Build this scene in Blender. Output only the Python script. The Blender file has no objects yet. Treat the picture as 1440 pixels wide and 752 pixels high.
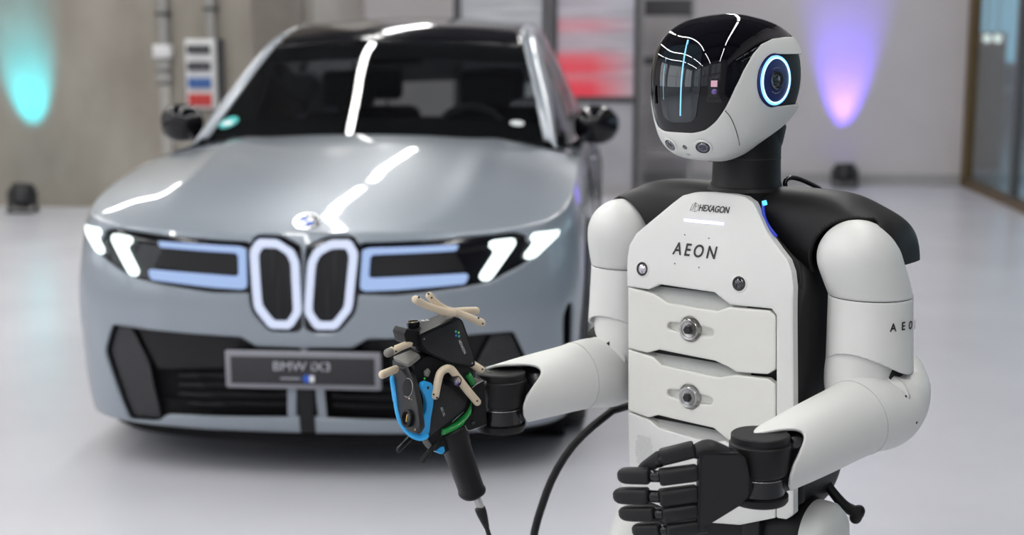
import bpy, bmesh, math, random
import numpy as np
from mathutils import Vector, Matrix
from mathutils.bvhtree import BVHTree
from mathutils.geometry import tessellate_polygon

random.seed(7)
scene = bpy.context.scene
COL = scene.collection

# ------------------------------------------------------------------ camera
FPX, PITCH, CAMH = 1940.0, math.radians(9.25), 1.5
cd = bpy.data.cameras.new('camera')
cd.sensor_width = 36.0
cd.lens = FPX / 1440 * 36
cd.clip_end = 200
cd.dof.use_dof = True
cd.dof.focus_distance = 2.22
cd.dof.aperture_fstop = 3.0
cam = bpy.data.objects.new('camera', cd)
cam.location = (0, 0, CAMH)
cam.rotation_euler = (math.pi / 2 - PITCH, 0, 0)
COL.objects.link(cam)
scene.camera = cam

# ------------------------------------------------------------------ view
vs = scene.view_settings
vs.view_transform = 'Standard'
vs.look = 'None'
vs.gamma = 1
vs.use_curve_mapping = False
vs.exposure = -0.92

# ------------------------------------------------------------------ world
w = bpy.data.worlds.new('world')
scene.world = w
w.use_nodes = True
bg = w.node_tree.nodes['Background']
bg.inputs[0].default_value = (0.80, 0.88, 1.0, 1)
bg.inputs[1].default_value = 0.35

# ------------------------------------------------------------------ daylight through the hall's windows
RM = Matrix.Rotation(math.radians(-5.0), 4, 'Z')          # the hall stands turned 5 degrees to the camera
HX0, HX1, HY0, HY1, HZ = -11.0, 3.5, -6.0, 15.0, 5.2      # the hall
def area_light(name, loc, rot, sx, sy, power, col=(1, 1, 1)):
    l = bpy.data.lights.new(name, 'AREA')
    l.shape = 'RECTANGLE'
    l.size, l.size_y = sx, sy
    l.energy = power
    l.color = col
    o = bpy.data.objects.new(name, l)
    M = RM @ Matrix.Translation(loc) @ Matrix.Rotation(rot[2], 4, 'Z') @ Matrix.Rotation(rot[1], 4, 'Y') @ Matrix.Rotation(rot[0], 4, 'X')
    o.location = M.translation
    o.rotation_euler = M.to_euler()
    COL.objects.link(o)
    return o
LWIN = [-3.5, 0.5, 4.5]             # window bays of the left wall (centre y)
BWIN = [-8.0, -4.0, 0.0]                 # window bays of the wall behind the camera (centre x)
for y in LWIN:
    area_light('window_daylight', (HX0 + 0.12, y, 2.8), (0, -math.pi / 2, 0), 3.4, 3.2, 85, (0.94, 0.97, 1.0))
for x in BWIN:
    area_light('window_daylight', (x, HY0 + 0.12, 2.8), (math.pi / 2, 0, 0), 3.2, 3.4, 10, (0.93, 0.97, 1.0))

# ------------------------------------------------------------------ helpers
def ray(px, py):
    a, b = (px - 720) / FPX, (py - 376) / FPX
    c, s = math.cos(PITCH), math.sin(PITCH)
    return Vector((a, c - b * s, -(b * c + s)))
CAMP = Vector((0, 0, CAMH))
def at(px, py, Y):                       # point of the pixel's ray at world depth Y
    d = ray(px, py)
    return CAMP + d * (Y / d.y)
def on_floor(px, py, z=0.0):
    d = ray(px, py)
    return CAMP + d * ((z - CAMH) / d.z)
def vcr(pts, n, closed=False):           # centripetal-ish Catmull-Rom resample to n points
    P = np.array(pts, float)
    m = len(P)
    seg = m if closed else m - 1
    def g(i):
        if closed: return P[i % m]
        if i < 0: return 2 * P[0] - P[1]
        if i >= m: return 2 * P[-1] - P[-2]
        return P[i]
    out = []
    for i in range(seg):
        p0, p1, p2, p3 = g(i - 1), g(i), g(i + 1), g(i + 2)
        for k in range(24):
            t = k / 24
            out.append(0.5 * ((2 * p1) + (-p0 + p2) * t + (2 * p0 - 5 * p1 + 4 * p2 - p3) * t * t + (-p0 + 3 * p1 - 3 * p2 + p3) * t ** 3))
    out.append(P[0] if closed else P[-1])
    out = np.array(out)
    L = np.concatenate([[0], np.cumsum(np.linalg.norm(np.diff(out, axis=0), axis=1))])
    q = np.linspace(0, L[-1], n + 1)[:-1] if closed else np.linspace(0, L[-1], n)
    return np.stack([np.interp(q, L, out[:, k]) for k in range(P.shape[1])], 1)

MAT = {}
def mat(name, col, rough=0.5, metal=0.0, coat=0.0, emit=None, es=0.0, spec=0.5, noise=0.0, nscale=40, bump=0.0, bscale=300, alpha=None):
    m = bpy.data.materials.new(name)
    m.use_nodes = True
    nt = m.node_tree
    b = nt.nodes['Principled BSDF']
    b.inputs['Base Color'].default_value = (*col, 1)
    b.inputs['Roughness'].default_value = rough
    b.inputs['Metallic'].default_value = metal
    b.inputs['Coat Weight'].default_value = coat
    b.inputs['Coat Roughness'].default_value = 0.03
    b.inputs['Specular IOR Level'].default_value = spec
    if emit:
        b.inputs['Emission Color'].default_value = (*emit, 1)
        b.inputs['Emission Strength'].default_value = es
    if noise or bump:
        tc = nt.nodes.new('ShaderNodeTexCoord')
    if noise:
        n = nt.nodes.new('ShaderNodeTexNoise')
        n.inputs['Scale'].default_value = nscale
        n.inputs['Detail'].default_value = 4
        nt.links.new(tc.outputs['Object'], n.inputs['Vector'])
        r = nt.nodes.new('ShaderNodeValToRGB')
        r.color_ramp.elements[0].position = 0.3
        r.color_ramp.elements[1].position = 0.7
        r.color_ramp.elements[0].color = (*[c * (1 - noise) for c in col], 1)
        r.color_ramp.elements[1].color = (*[min(1, c * (1 + noise)) for c in col], 1)
        nt.links.new(n.outputs['Fac'], r.inputs['Fac'])
        nt.links.new(r.outputs['Color'], b.inputs['Base Color'])
    if bump:
        n2 = nt.nodes.new('ShaderNodeTexNoise')
        n2.inputs['Scale'].default_value = bscale
        nt.links.new(tc.outputs['Object'], n2.inputs['Vector'])
        bp = nt.nodes.new('ShaderNodeBump')
        bp.inputs['Strength'].default_value = bump
        bp.inputs['Distance'].default_value = 0.002
        nt.links.new(n2.outputs['Fac'], bp.inputs['Height'])
        nt.links.new(bp.outputs['Normal'], b.inputs['Normal'])
    MAT[name] = m
    return m
def emitter(name, col, strength):
    return mat(name, (0.02, 0.02, 0.02), 0.4, emit=col, es=strength)

def tag(o, label=None, cat=None, group=None, kind=None):
    if label: o['label'] = label
    if cat: o['category'] = cat
    if group: o['group'] = group
    if kind: o['kind'] = kind
    return o
def empty(name, loc=(0, 0, 0), rz=0.0):
    o = bpy.data.objects.new(name, None)
    o.empty_display_size = 0.1
    o.location = loc
    o.rotation_euler = (0, 0, rz)
    COL.objects.link(o)
    return o
def pinv(p):
    if p is None: return Matrix()
    m = Matrix.LocRotScale(p.location, p.rotation_euler, p.scale)
    if p.parent is not None:
        m = pinv_m(p.parent) @ p.matrix_parent_inverse @ m
    return m.inverted()
def pinv_m(p):
    return pinv(p).inverted()
def link(name, me, m, parent=None, world=False, smooth=True):
    """link mesh; world=True: vertices are world coordinates although the object has a parent"""
    if smooth == 'auto':
        me.shade_smooth() if hasattr(me, 'shade_smooth') else None
    elif smooth:
        for p in me.polygons: p.use_smooth = True
    o = bpy.data.objects.new(name, me)
    if m is not None:
        me.materials.append(MAT[m] if isinstance(m, str) else m)
    COL.objects.link(o)
    if parent is not None:
        o.parent = parent
        if world: o.matrix_parent_inverse = pinv(parent)
    if smooth == 'auto':
        md = o.modifiers.new('edges', 'EDGE_SPLIT'); md.split_angle = math.radians(35)
        for p in me.polygons: p.use_smooth = True
    return o
def mesh(name, verts, faces, m, parent=None, world=False, smooth=True):
    me = bpy.data.meshes.new(name)
    me.from_pydata([tuple(map(float, v)) for v in verts], [], faces)
    me.update()
    return link(name, me, m, parent, world, smooth)
def from_bm(name, bm, m, parent=None, world=False, smooth=True, recalc=True):
    if recalc: bmesh.ops.recalc_face_normals(bm, faces=bm.faces)
    me = bpy.data.meshes.new(name)
    bm.to_mesh(me); bm.free()
    return link(name, me, m, parent, world, smooth)
def solidify(o, t, off=-1.0):
    md = o.modifiers.new('thick', 'SOLIDIFY'); md.thickness = t; md.offset = off
    return o
def bevel(o, wd, seg=2, ang=35):
    md = o.modifiers.new('bevel', 'BEVEL'); md.width = wd; md.segments = seg
    md.limit_method = 'ANGLE'; md.angle_limit = math.radians(ang)
    return o
def frame(origin, xa, ya):               # 4x4 with x, y, z axes (z = x cross y)
    xa = Vector(xa).normalized(); za = xa.cross(Vector(ya)).normalized(); ya = za.cross(xa)
    return Matrix(((xa.x, ya.x, za.x, origin[0]), (xa.y, ya.y, za.y, origin[1]), (xa.z, ya.z, za.z, origin[2]), (0, 0, 0, 1)))
def box(name, lo, hi, m, parent=None, bev=0.0, M=None, world=False, seg=2):
    bm = bmesh.new()
    bmesh.ops.create_cube(bm, size=1)
    c = [(a + b) / 2 for a, b in zip(lo, hi)]; s = [b - a for a, b in zip(lo, hi)]
    for v in bm.verts: v.co = Vector((v.co.x * s[0] + c[0], v.co.y * s[1] + c[1], v.co.z * s[2] + c[2]))
    if bev: bmesh.ops.bevel(bm, geom=bm.edges[:], offset=bev, segments=seg, affect='EDGES', profile=0.5)
    if M is not None: bm.transform(M)
    return from_bm(name, bm, m, parent, world, smooth='auto' if bev else False)
def lathe_bm(profile, n=40, M=None, bm=None, closed=False):
    """profile: (r, z) list; axis z"""
    bm = bmesh.new() if bm is None else bm
    rings = []
    for r, z in profile:
        if r < 1e-6:
            rings.append([bm.verts.new((0, 0, z))])
        else:
            rings.append([bm.verts.new((r * math.cos(2 * math.pi * k / n), r * math.sin(2 * math.pi * k / n), z)) for k in range(n)])
    prs = list(zip(rings, rings[1:]))
    if closed: prs.append((rings[-1], rings[0]))
    for a, b in prs:
        for k in range(n):
            j = (k + 1) % n
            f = [a[k % len(a)], a[j % len(a)], b[j % len(b)], b[k % len(b)]]
            f = [v for i, v in enumerate(f) if v not in f[:i]]
            if len(f) > 2: bm.faces.new(f)
    if M is not None: bmesh.ops.transform(bm, matrix=M, verts=[v for r in rings for v in r])
    return bm
def lathe(name, profile, m, parent=None, M=None, n=40, world=False, closed=False, smooth='auto'):
    return from_bm(name, lathe_bm(profile, n, M, closed=closed), m, parent, world, smooth)
def axis_frame(o, d, up=(0, 0, 1)):      # z axis along d
    z = Vector(d).normalized(); up = Vector(up)
    if abs(z.dot(up)) > 0.99: up = Vector((0, 1, 0))
    x = up.cross(z).normalized(); y = z.cross(x)
    return Matrix(((x.x, y.x, z.x, o[0]), (x.y, y.y, z.y, o[1]), (x.z, y.z, z.z, o[2]), (0, 0, 0, 1)))
def rings_mesh(name, rings, m, parent=None, world=False, caps=(True, True), smooth=True):
    n = len(rings[0]); V = [p for r in rings for p in r]; Fc = []
    for i in range(len(rings) - 1):
        for k in range(n):
            j = (k + 1) % n
            Fc.append((i * n + k, i * n + j, (i + 1) * n + j, (i + 1) * n + k))
    if caps[0]: Fc.append(tuple(range(n))[::-1])
    if caps[1]: Fc.append(tuple((len(rings) - 1) * n + k for k in range(n)))
    bm = bmesh.new()
    vs_ = [bm.verts.new(tuple(map(float, p))) for p in V]
    for f in Fc:
        try: bm.faces.new([vs_[i] for i in f])
        except ValueError: pass
    return from_bm(name, bm, m, parent, world, smooth)
def sweep(path, radii, n=16, up=(0, 0, 1), power=2.0):
    """rings round a path; radii: number, list or list of (a, b) along side / up"""
    P = [Vector(p) for p in path]; m = len(P)
    rings = []; side = None
    for i, p in enumerate(P):
        t = (P[min(i + 1, m - 1)] - P[max(i - 1, 0)]).normalized()
        if side is None:
            u = Vector(up)
            if abs(u.dot(t)) > 0.95: u = Vector((0, 1, 0))
            side = t.cross(u).normalized()
        else:
            side = (side - t * side.dot(t)).normalized()
        uu = side.cross(t).normalized()
        r = radii[i] if isinstance(radii, (list, tuple)) or hasattr(radii, 'shape') else radii
        a, b = (r, r) if np.isscalar(r) else r
        ring = []
        for k in range(n):
            th = 2 * math.pi * k / n
            c, s = math.cos(th), math.sin(th)
            e = 2.0 / power
            ring.append(p + side * (a * math.copysign(abs(c) ** e, c)) + uu * (b * math.copysign(abs(s) ** e, s)))
        rings.append(ring)
    return rings
def tube(name, path, radii, m, parent=None, n=14, world=False, res=None, up=(0, 0, 1), round_ends=False, power=2.0):
    if res:
        if np.isscalar(radii):
            path = vcr(path, res)
        else:
            rr = [(r, r) if np.isscalar(r) else r for r in radii]
            q = vcr([(*p, *r) for p, r in zip(path, rr)], res)
            path = q[:, :3]; radii = [tuple(r) for r in q[:, 3:]]
    path = [Vector(p) for p in path]
    if round_ends:
        rs = [radii] * len(path) if np.isscalar(radii) else [(r, r) if np.isscalar(r) else tuple(r) for r in radii]
        def sc(r, f): return r * f if np.isscalar(r) else (r[0] * f, r[1] * f)
        def mx(r): return r if np.isscalar(r) else max(r)
        t0 = (path[0] - path[1]).normalized(); t1 = (path[-1] - path[-2]).normalized()
        a = [(path[0] + t0 * mx(rs[0]) * math.sin(x), sc(rs[0], max(0.02, math.cos(x)))) for x in (1.55, 1.2, 0.8, 0.4)]
        b = [(path[-1] + t1 * mx(rs[-1]) * math.sin(x), sc(rs[-1], max(0.02, math.cos(x)))) for x in (0.4, 0.8, 1.2, 1.55)]
        path = [p for p, _ in a] + path + [p for p, _ in b]
        radii = [r for _, r in a] + rs + [r for _, r in b]
    return rings_mesh(name, sweep(path, radii, n, up, power), m, parent, world)
def poly_sd(pts, poly):
    """signed distance (inside > 0) of pts (N,2) to a polygon"""
    P = np.asarray(poly, float); X = np.asarray(pts, float)
    d = np.full(len(X), 1e9); ins = np.zeros(len(X), bool)
    for i in range(len(P)):
        a, b = P[i], P[(i + 1) % len(P)]
        e = b - a; wv = X - a
        t = np.clip((wv @ e) / max(e @ e, 1e-12), 0, 1)
        d = np.minimum(d, np.linalg.norm(wv - t[:, None] * e, axis=1))
        c = ((a[1] > X[:, 1]) != (b[1] > X[:, 1])) & (X[:, 0] < (b[0] - a[0]) * (X[:, 1] - a[1]) / ((b[1] - a[1]) if abs(b[1] - a[1]) > 1e-12 else 1e-12) + a[0])
        ins ^= c
    return np.where(ins, d, -d)
def round_poly(poly, r=0.3, n=4):
    """chaikin-like corner rounding of a polygon by fraction r"""
    P = [np.array(p, float) for p in poly]; out = []
    for i in range(len(P)):
        a, b, c = P[i - 1], P[i], P[(i + 1) % len(P)]
        p, q = b + (a - b) * r, b + (c - b) * r
        for k in range(n + 1):
            t = k / n
            out.append((1 - t) ** 2 * p + 2 * t * (1 - t) * b + t * t * q)
    return [tuple(o) for o in out]
def grid_normals(G):
    du = np.gradient(G, axis=0); dv = np.gradient(G, axis=1)
    n = np.cross(du, dv)
    return n / np.maximum(np.linalg.norm(n, axis=2, keepdims=True), 1e-12)
def clip_grid(G, gval):
    """G (nu,nv,3), gval (nu,nv): keep g > 0, cutting cells along g = 0; returns verts, faces"""
    nu, nv = gval.shape
    verts, faces, vid, eid = [], [], {}, {}
    gv = np.where(np.abs(gval) < 1e-9, 1e-9, gval)
    def V(i, j):
        k = i * nv + j
        if k not in vid:
            vid[k] = len(verts); verts.append(G[i, j])
        return vid[k]
    def E(a, b):
        k = (a, b) if a < b else (b, a)
        if k not in eid:
            ga, gb = gv[a], gv[b]
            t = ga / (ga - gb)
            eid[k] = len(verts); verts.append(G[a] + (G[b] - G[a]) * t)
        return eid[k]
    pos = gv > 0
    s = pos[:-1, :-1].astype(int) + pos[1:, :-1] + pos[1:, 1:] + pos[:-1, 1:]
    for i, j in zip(*np.nonzero(s > 0)):
        if s[i, j] == 4:
            faces.append((V(i, j), V(i + 1, j), V(i + 1, j + 1), V(i, j + 1)))
            continue
        q = [(i, j), (i + 1, j), (i + 1, j + 1), (i, j + 1)]
        out = []
        for k in range(4):
            a, b = q[k], q[(k + 1) % 4]
            if pos[a]: out.append(V(*a))
            if pos[a] != pos[b]: out.append(E(a, b))
        if len(out) > 2: faces.append(tuple(out))
    return verts, faces
def clip_mesh(name, G, g, m, parent=None, world=False, thick=0.0, off=-1.0, smooth=True, flip=False, weld=False):
    """flip: turn the faces so that they point outwards (the thickness then goes inwards); weld: join the grid's seam"""
    v, f = clip_grid(G, g)
    if flip: f = [q[::-1] for q in f]
    bm = bmesh.new()
    bv = [bm.verts.new(tuple(map(float, p))) for p in v]
    for q in f: bm.faces.new([bv[k] for k in q])
    if weld: bmesh.ops.remove_doubles(bm, verts=bm.verts, dist=1e-5)
    o = from_bm(name, bm, m, parent, world, smooth, recalc=False)
    if thick: solidify(o, thick, off)
    return o
def prism(name, poly, h, m, parent=None, M=None, world=False, bev=0.0, seg=2):
    """extruded polygon (xy) from z = 0 to z = h, optional bevelled rims"""
    bm = bmesh.new()
    a = [bm.verts.new((p[0], p[1], 0)) for p in poly]; b = [bm.verts.new((p[0], p[1], h)) for p in poly]
    bm.faces.new(a[::-1]); top = bm.faces.new(b); n = len(poly)
    for k in range(n): bm.faces.new((a[k], a[(k + 1) % n], b[(k + 1) % n], b[k]))
    bmesh.ops.recalc_face_normals(bm, faces=bm.faces)
    if bev:
        ed = [e for e in bm.edges if all(abs(v.co.z - h) < 1e-9 for v in e.verts) or all(abs(v.co.z) < 1e-9 for v in e.verts)]
        bmesh.ops.bevel(bm, geom=ed, offset=bev, segments=seg, affect='EDGES', profile=0.5)
    bmesh.ops.triangulate(bm, faces=[f for f in bm.faces if len(f.verts) > 4])
    if M is not None: bm.transform(M)
    return from_bm(name, bm, m, parent, world, smooth='auto')
def text_mesh(name, s, size, m, parent, M, world=True, extrude=0.0004, spacing=1.0, sx=1.0, fmap=None, bold=0.0, slant=0.0):
    c = bpy.data.curves.new(name, 'FONT')
    c.body = s; c.size = size; c.extrude = extrude; c.align_x = 'CENTER'; c.align_y = 'CENTER'; c.space_character = spacing; c.offset = bold * size; c.shear = slant
    o = bpy.data.objects.new('tmp', c); COL.objects.link(o)
    bpy.context.view_layer.update()
    me = bpy.data.meshes.new_from_object(o.evaluated_get(bpy.context.evaluated_depsgraph_get()))
    bpy.data.objects.remove(o); bpy.data.curves.remove(c)
    for v in me.vertices:
        p = Vector((v.co.x * sx, v.co.y, v.co.z))
        v.co = (M @ p) if fmap is None else fmap(p)
    me.materials.clear()
    return link(name, me, m, parent, world, smooth=False)
# ================================================================== the hall
def ramp_noise(m, scale, c0, c1, p0=0.3, p1=0.7, detail=6, stretch=(1, 1, 1), bump=0.0):
    nt = m.node_tree; b = nt.nodes['Principled BSDF']
    tc = nt.nodes.new('ShaderNodeTexCoord'); mp = nt.nodes.new('ShaderNodeMapping')
    mp.inputs['Scale'].default_value = stretch
    n = nt.nodes.new('ShaderNodeTexNoise'); n.inputs['Scale'].default_value = scale; n.inputs['Detail'].default_value = detail
    r = nt.nodes.new('ShaderNodeValToRGB')
    r.color_ramp.elements[0].position, r.color_ramp.elements[1].position = p0, p1
    r.color_ramp.elements[0].color, r.color_ramp.elements[1].color = (*c0, 1), (*c1, 1)
    nt.links.new(tc.outputs['Object'], mp.inputs['Vector']); nt.links.new(mp.outputs['Vector'], n.inputs['Vector'])
    nt.links.new(n.outputs['Fac'], r.inputs['Fac']); nt.links.new(r.outputs['Color'], b.inputs['Base Color'])
    if bump:
        bp = nt.nodes.new('ShaderNodeBump'); bp.inputs['Strength'].default_value = bump; bp.inputs['Distance'].default_value = 0.01
        nt.links.new(n.outputs['Fac'], bp.inputs['Height']); nt.links.new(bp.outputs['Normal'], b.inputs['Normal'])
mat('epoxy', (0.60, 0.595, 0.615), 0.24)
ramp_noise(MAT['epoxy'], 1.2, (0.545, 0.55, 0.595), (0.60, 0.605, 0.65))
mat('concrete', (0.30, 0.28, 0.25), 0.85)
ramp_noise(MAT['concrete'], 2.2, (0.225, 0.20, 0.168), (0.335, 0.308, 0.266), 0.28, 0.75, 8, (1, 1, 0.6), 0.25)
mat('wall_paint', (0.52, 0.49, 0.50), 0.7, noise=0.03, nscale=2)
mat('beige_paint', (0.40, 0.375, 0.345), 0.75, noise=0.03, nscale=2)
mat('ceiling_paint', (0.10, 0.10, 0.105), 0.8, noise=0.1, nscale=3)
mat('steel_beam', (0.08, 0.08, 0.085), 0.6, noise=0.1)
mat('bronze', (0.12, 0.075, 0.028), 0.45, 0.4, noise=0.15, nscale=20)
mat('base_grey', (0.33, 0.32, 0.32), 0.6, noise=0.05)
mat('dark_frame', (0.045, 0.045, 0.05), 0.5, noise=0.1)
mat('black_plastic', (0.012, 0.012, 0.013), 0.45, noise=0.1)
mat('white_plastic', (0.62, 0.62, 0.62), 0.5, noise=0.03)
mat('galvanised', (0.27, 0.265, 0.255), 0.6, 0.1, noise=0.08)
mat('duct_grey', (0.34, 0.325, 0.30), 0.7, noise=0.04)
mat('sky_pane', (0.1, 0.1, 0.1), 0.1, emit=(0.86, 0.93, 1.0), es=1.6)
mat('window_frame_grey', (0.10, 0.10, 0.105), 0.5, noise=0.05)
mat('lamp_diffuser', (0.8, 0.8, 0.8), 0.5, emit=(1.0, 0.99, 0.965), es=122.0)
mat('lamp_housing', (0.55, 0.55, 0.55), 0.5, noise=0.02)
def glass_mat(name, tint, refl=0.12, rough=0.0):
    m = bpy.data.materials.new(name); m.use_nodes = True; nt = m.node_tree
    nt.nodes.remove(nt.nodes['Principled BSDF'])
    out = nt.nodes['Material Output']
    t = nt.nodes.new('ShaderNodeBsdfTransparent'); t.inputs[0].default_value = (*tint, 1)
    g = nt.nodes.new('ShaderNodeBsdfGlossy'); g.inputs['Roughness'].default_value = rough
    lf = nt.nodes.new('ShaderNodeLayerWeight'); lf.inputs['Blend'].default_value = 0.5
    lw = nt.nodes.new('ShaderNodeMath'); lw.operation = 'POWER'; lw.inputs[1].default_value = 5.0
    nt.links.new(lf.outputs['Facing'], lw.inputs[0])
    mr = nt.nodes.new('ShaderNodeMath'); mr.operation = 'MULTIPLY_ADD'; mr.inputs[1].default_value = 0.95; mr.inputs[2].default_value = 0.04 + refl
    mx = nt.nodes.new('ShaderNodeMixShader')
    nt.links.new(lw.outputs[0], mr.inputs[0]); nt.links.new(mr.outputs[0], mx.inputs[0])
    nt.links.new(t.outputs[0], mx.inputs[1]); nt.links.new(g.outputs[0], mx.inputs[2]); nt.links.new(mx.outputs[0], out.inputs[0])
    MAT[name] = m
    return m
glass_mat('partition_glass', (0.78, 0.86, 0.88), 0.06)

def struct(o):
    o['kind'] = 'structure'
    return o
def rbox(name, lo, hi, m, parent=None, bev=0.0):
    return box(name, lo, hi, m, parent, bev, M=RM, world=True)
struct(rbox('floor', (HX0 - 0.2, HY0 - 0.2, -0.2), (9.0, 26.0, 0.0), 'epoxy'))
struct(rbox('ceiling', (HX0 - 0.2, HY0 - 0.2, HZ), (9.0, 26.0, HZ + 0.2), 'ceiling_paint'))
struct(rbox('wall_back', (-3.2, HY1, 0), (3.6, HY1 + 0.2, HZ), 'wall_paint'))
struct(rbox('wall_concrete', (HX0, 12.3, 0), (-2.92, 12.6, HZ), 'concrete'))
struct(rbox('wall_return', (-3.2, 12.6, 0), (-2.92, HY1, HZ), 'beige_paint'))
b = struct(rbox('baseboard_back', (-2.92, HY1 - 0.03, 0), (HX1, HY1, 0.12), 'base_grey'))
# side wall and rear wall with window bays
def bay_wall(name, axis, pos, lo, hi, bays, m):
    """wall pieces between window bays; all pieces are children of one structure"""
    root = empty(name); root['kind'] = 'structure'
    e = [lo]
    for c in bays: e += [c - 1.65, c + 1.65]
    e.append(hi)
    def pc(a, b, z0, z1):
        if axis == 'x': rbox('wall_panel', (pos - 0.2, a, z0), (pos, b, z1), m, root)
        else: rbox('wall_panel', (a, pos - 0.2, z0), (b, pos, z1), m, root)
    pc(lo, hi, 0, 1.0); pc(lo, hi, 4.6, HZ)
    for a, b in zip(e[::2], e[1::2]): pc(a, b, 1.0, 4.6)
    return root
bay_wall('wall_left', 'x', HX0, HY0, 12.3, LWIN, 'wall_paint')
bay_wall('wall_front', 'y', HY0, HX0, 9.0, BWIN, 'wall_paint')
wn = 0
for axis, pos, bays in (('x', HX0, LWIN), ('y', HY0, BWIN)):
    for c in bays:
        wn += 1
        root = empty('window_%d' % wn); root['kind'] = 'structure'
        def wb(name, a0, a1, z0, z1, d0, d1, m):
            if axis == 'x': rbox(name, (pos - d1, a0, z0), (pos - d0, a1, z1), m, root)
            else: rbox(name, (a0, pos - d1, z0), (a1, pos - d0, z1), m, root)
        for k in range(2):
            for q in range(2):
                wb('pane', c - 1.6 + 1.6 * k + 0.03, c + 1.6 * k - 0.03, 1.06 + 1.75 * q, 2.78 + 1.75 * q, 0.10, 0.115, 'sky_pane')
        for k in range(3): wb('frame_post', c - 1.65 + 1.6 * k, c - 1.55 + 1.6 * k, 1.0, 4.6, 0.05, 0.15, 'window_frame_grey')
        for q in range(3): wb('frame_rail', c - 1.65, c + 1.65, 1.0 + 1.75 * q, 1.1 + 1.75 * q, 0.05, 0.15, 'window_frame_grey')

# ------------------------------------------------------------------ ceiling beams and linear lamps
for k in range(6):
    y = -4.2 + 3.6 * k
    tag(rbox('ceiling_beam', (HX0, y - 0.1, HZ - 0.35), (9.0, y + 0.1, HZ), 'steel_beam'), 'dark steel beam spanning under the hall ceiling', 'beam', 'ceiling beams')
LAMP_X = [-8.2, -5.2, -2.15, 0.9]
for x in LAMP_X:
    for y in (-3.2, 2.2, 7.6, 13.0):
        y1 = min(y + 2.4, 14.8)
        t = tag(empty('ceiling_light'), 'long slim linear lamp hung below the ceiling beams', 'lamp', 'linear ceiling lamps')
        t.location = RM @ Vector((x, y, HZ - 0.55))
        rbox('housing', (x - 0.05, y - 2.4, HZ - 0.55), (x + 0.05, y1, HZ - 0.48), 'lamp_housing', t)
        rbox('diffuser', (x - 0.04, y - 2.38, HZ - 0.565), (x + 0.04, y1 - 0.02, HZ - 0.55), 'lamp_diffuser', t)
        for q in (y - 1.8, y1 - 0.6):
            rbox('suspension_wire', (x - 0.004, q, HZ - 0.48), (x + 0.004, q + 0.008, HZ), 'steel_beam', t)

# ------------------------------------------------------------------ column, pipes and sockets on the concrete wall
mat('shaded_concrete', (0.15, 0.135, 0.115), 0.85, noise=0.12, nscale=4)  # darker than the wall's concrete: the column's shade is in the colour
struct(rbox('trim_1', (-3.36, 12.12, 0), (-2.92, 12.3, HZ), 'shaded_concrete'))
def wall_pt(px, py, yp=12.3):           # room coordinates of a pixel on the plane y' = yp
    d = RM.inverted() @ ray(px, py); o = RM.inverted() @ CAMP
    return o + d * ((yp - o.y) / d.y)
def pipe(px0, label, z0, r=0.03, cat='pipe', mt='galvanised', name='conduit_pipe'):
    p = wall_pt(px0, 60, 12.3 - r)
    t = tag(empty(name), label, cat); t.location = RM @ Vector((p.x, 12.3 - r, z0))
    lathe('tube', [(r, z0), (r, HZ)], mt, t, M=RM @ Matrix.Translation((p.x, 12.3 - r - 0.005, 0)), n=16, world=True)
    for z in (z0 + 0.25, z0 + 1.4, z0 + 2.5):
        rbox('clamp', (p.x - r - 0.012, 12.3 - 2 * r - 0.012, z), (p.x + r + 0.012, 12.3, z + 0.03), 'dark_frame', t)
    return t
zj = wall_pt(232, 68).z; zb = wall_pt(290, 55).z
pipe(231, 'grey conduit pipe running down to the small white junction box', wall_pt(232, 72).z + 0.064, 0.045)
pipe(298, 'grey conduit pipe running down to the socket distribution box', zb, 0.045)
pp = wall_pt(372, 60)
t = tag(empty('drain_pipe'), 'thick pinkish grey pipe beside the concrete column coloured dark as in shade', 'pipe'); t.location = RM @ Vector((pp.x, 12.2, 0))
mat('pink_pipe', (0.30, 0.245, 0.245), 0.6, noise=0.05)
lathe('tube', [(0.085, 0), (0.085, HZ)], 'pink_pipe', t, M=RM @ Matrix.Translation((pp.x, 12.21, 0)), n=20, world=True)
for z in (0.6, 2.2, 3.8): rbox('clamp', (pp.x - 0.1, 12.11, z), (pp.x + 0.1, 12.3, z + 0.04), 'dark_frame', t)
# junction box with sockets
p = wall_pt(232, 72)
t = tag(empty('junction_box'), 'small white junction box with grey sockets on concrete wall', 'electrical box'); t.location = RM @ Vector((p.x, 12.3, p.z))
rbox('cover', (p.x - 0.08, 12.2, p.z - 0.06), (p.x + 0.08, 12.3, p.z + 0.06), 'white_plastic', t, 0.008)
for k in range(2):
    rbox('socket', (p.x - 0.06, 12.22, p.z - 0.17 - 0.11 * k), (p.x + 0.06, 12.3, p.z - 0.08 - 0.11 * k), 'galvanised', t, 0.006)
rbox('cable_duct', (p.x - 0.045, 12.26, p.z - 1.4), (p.x + 0.045, 12.3, p.z - 0.3), 'duct_grey', t)
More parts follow.
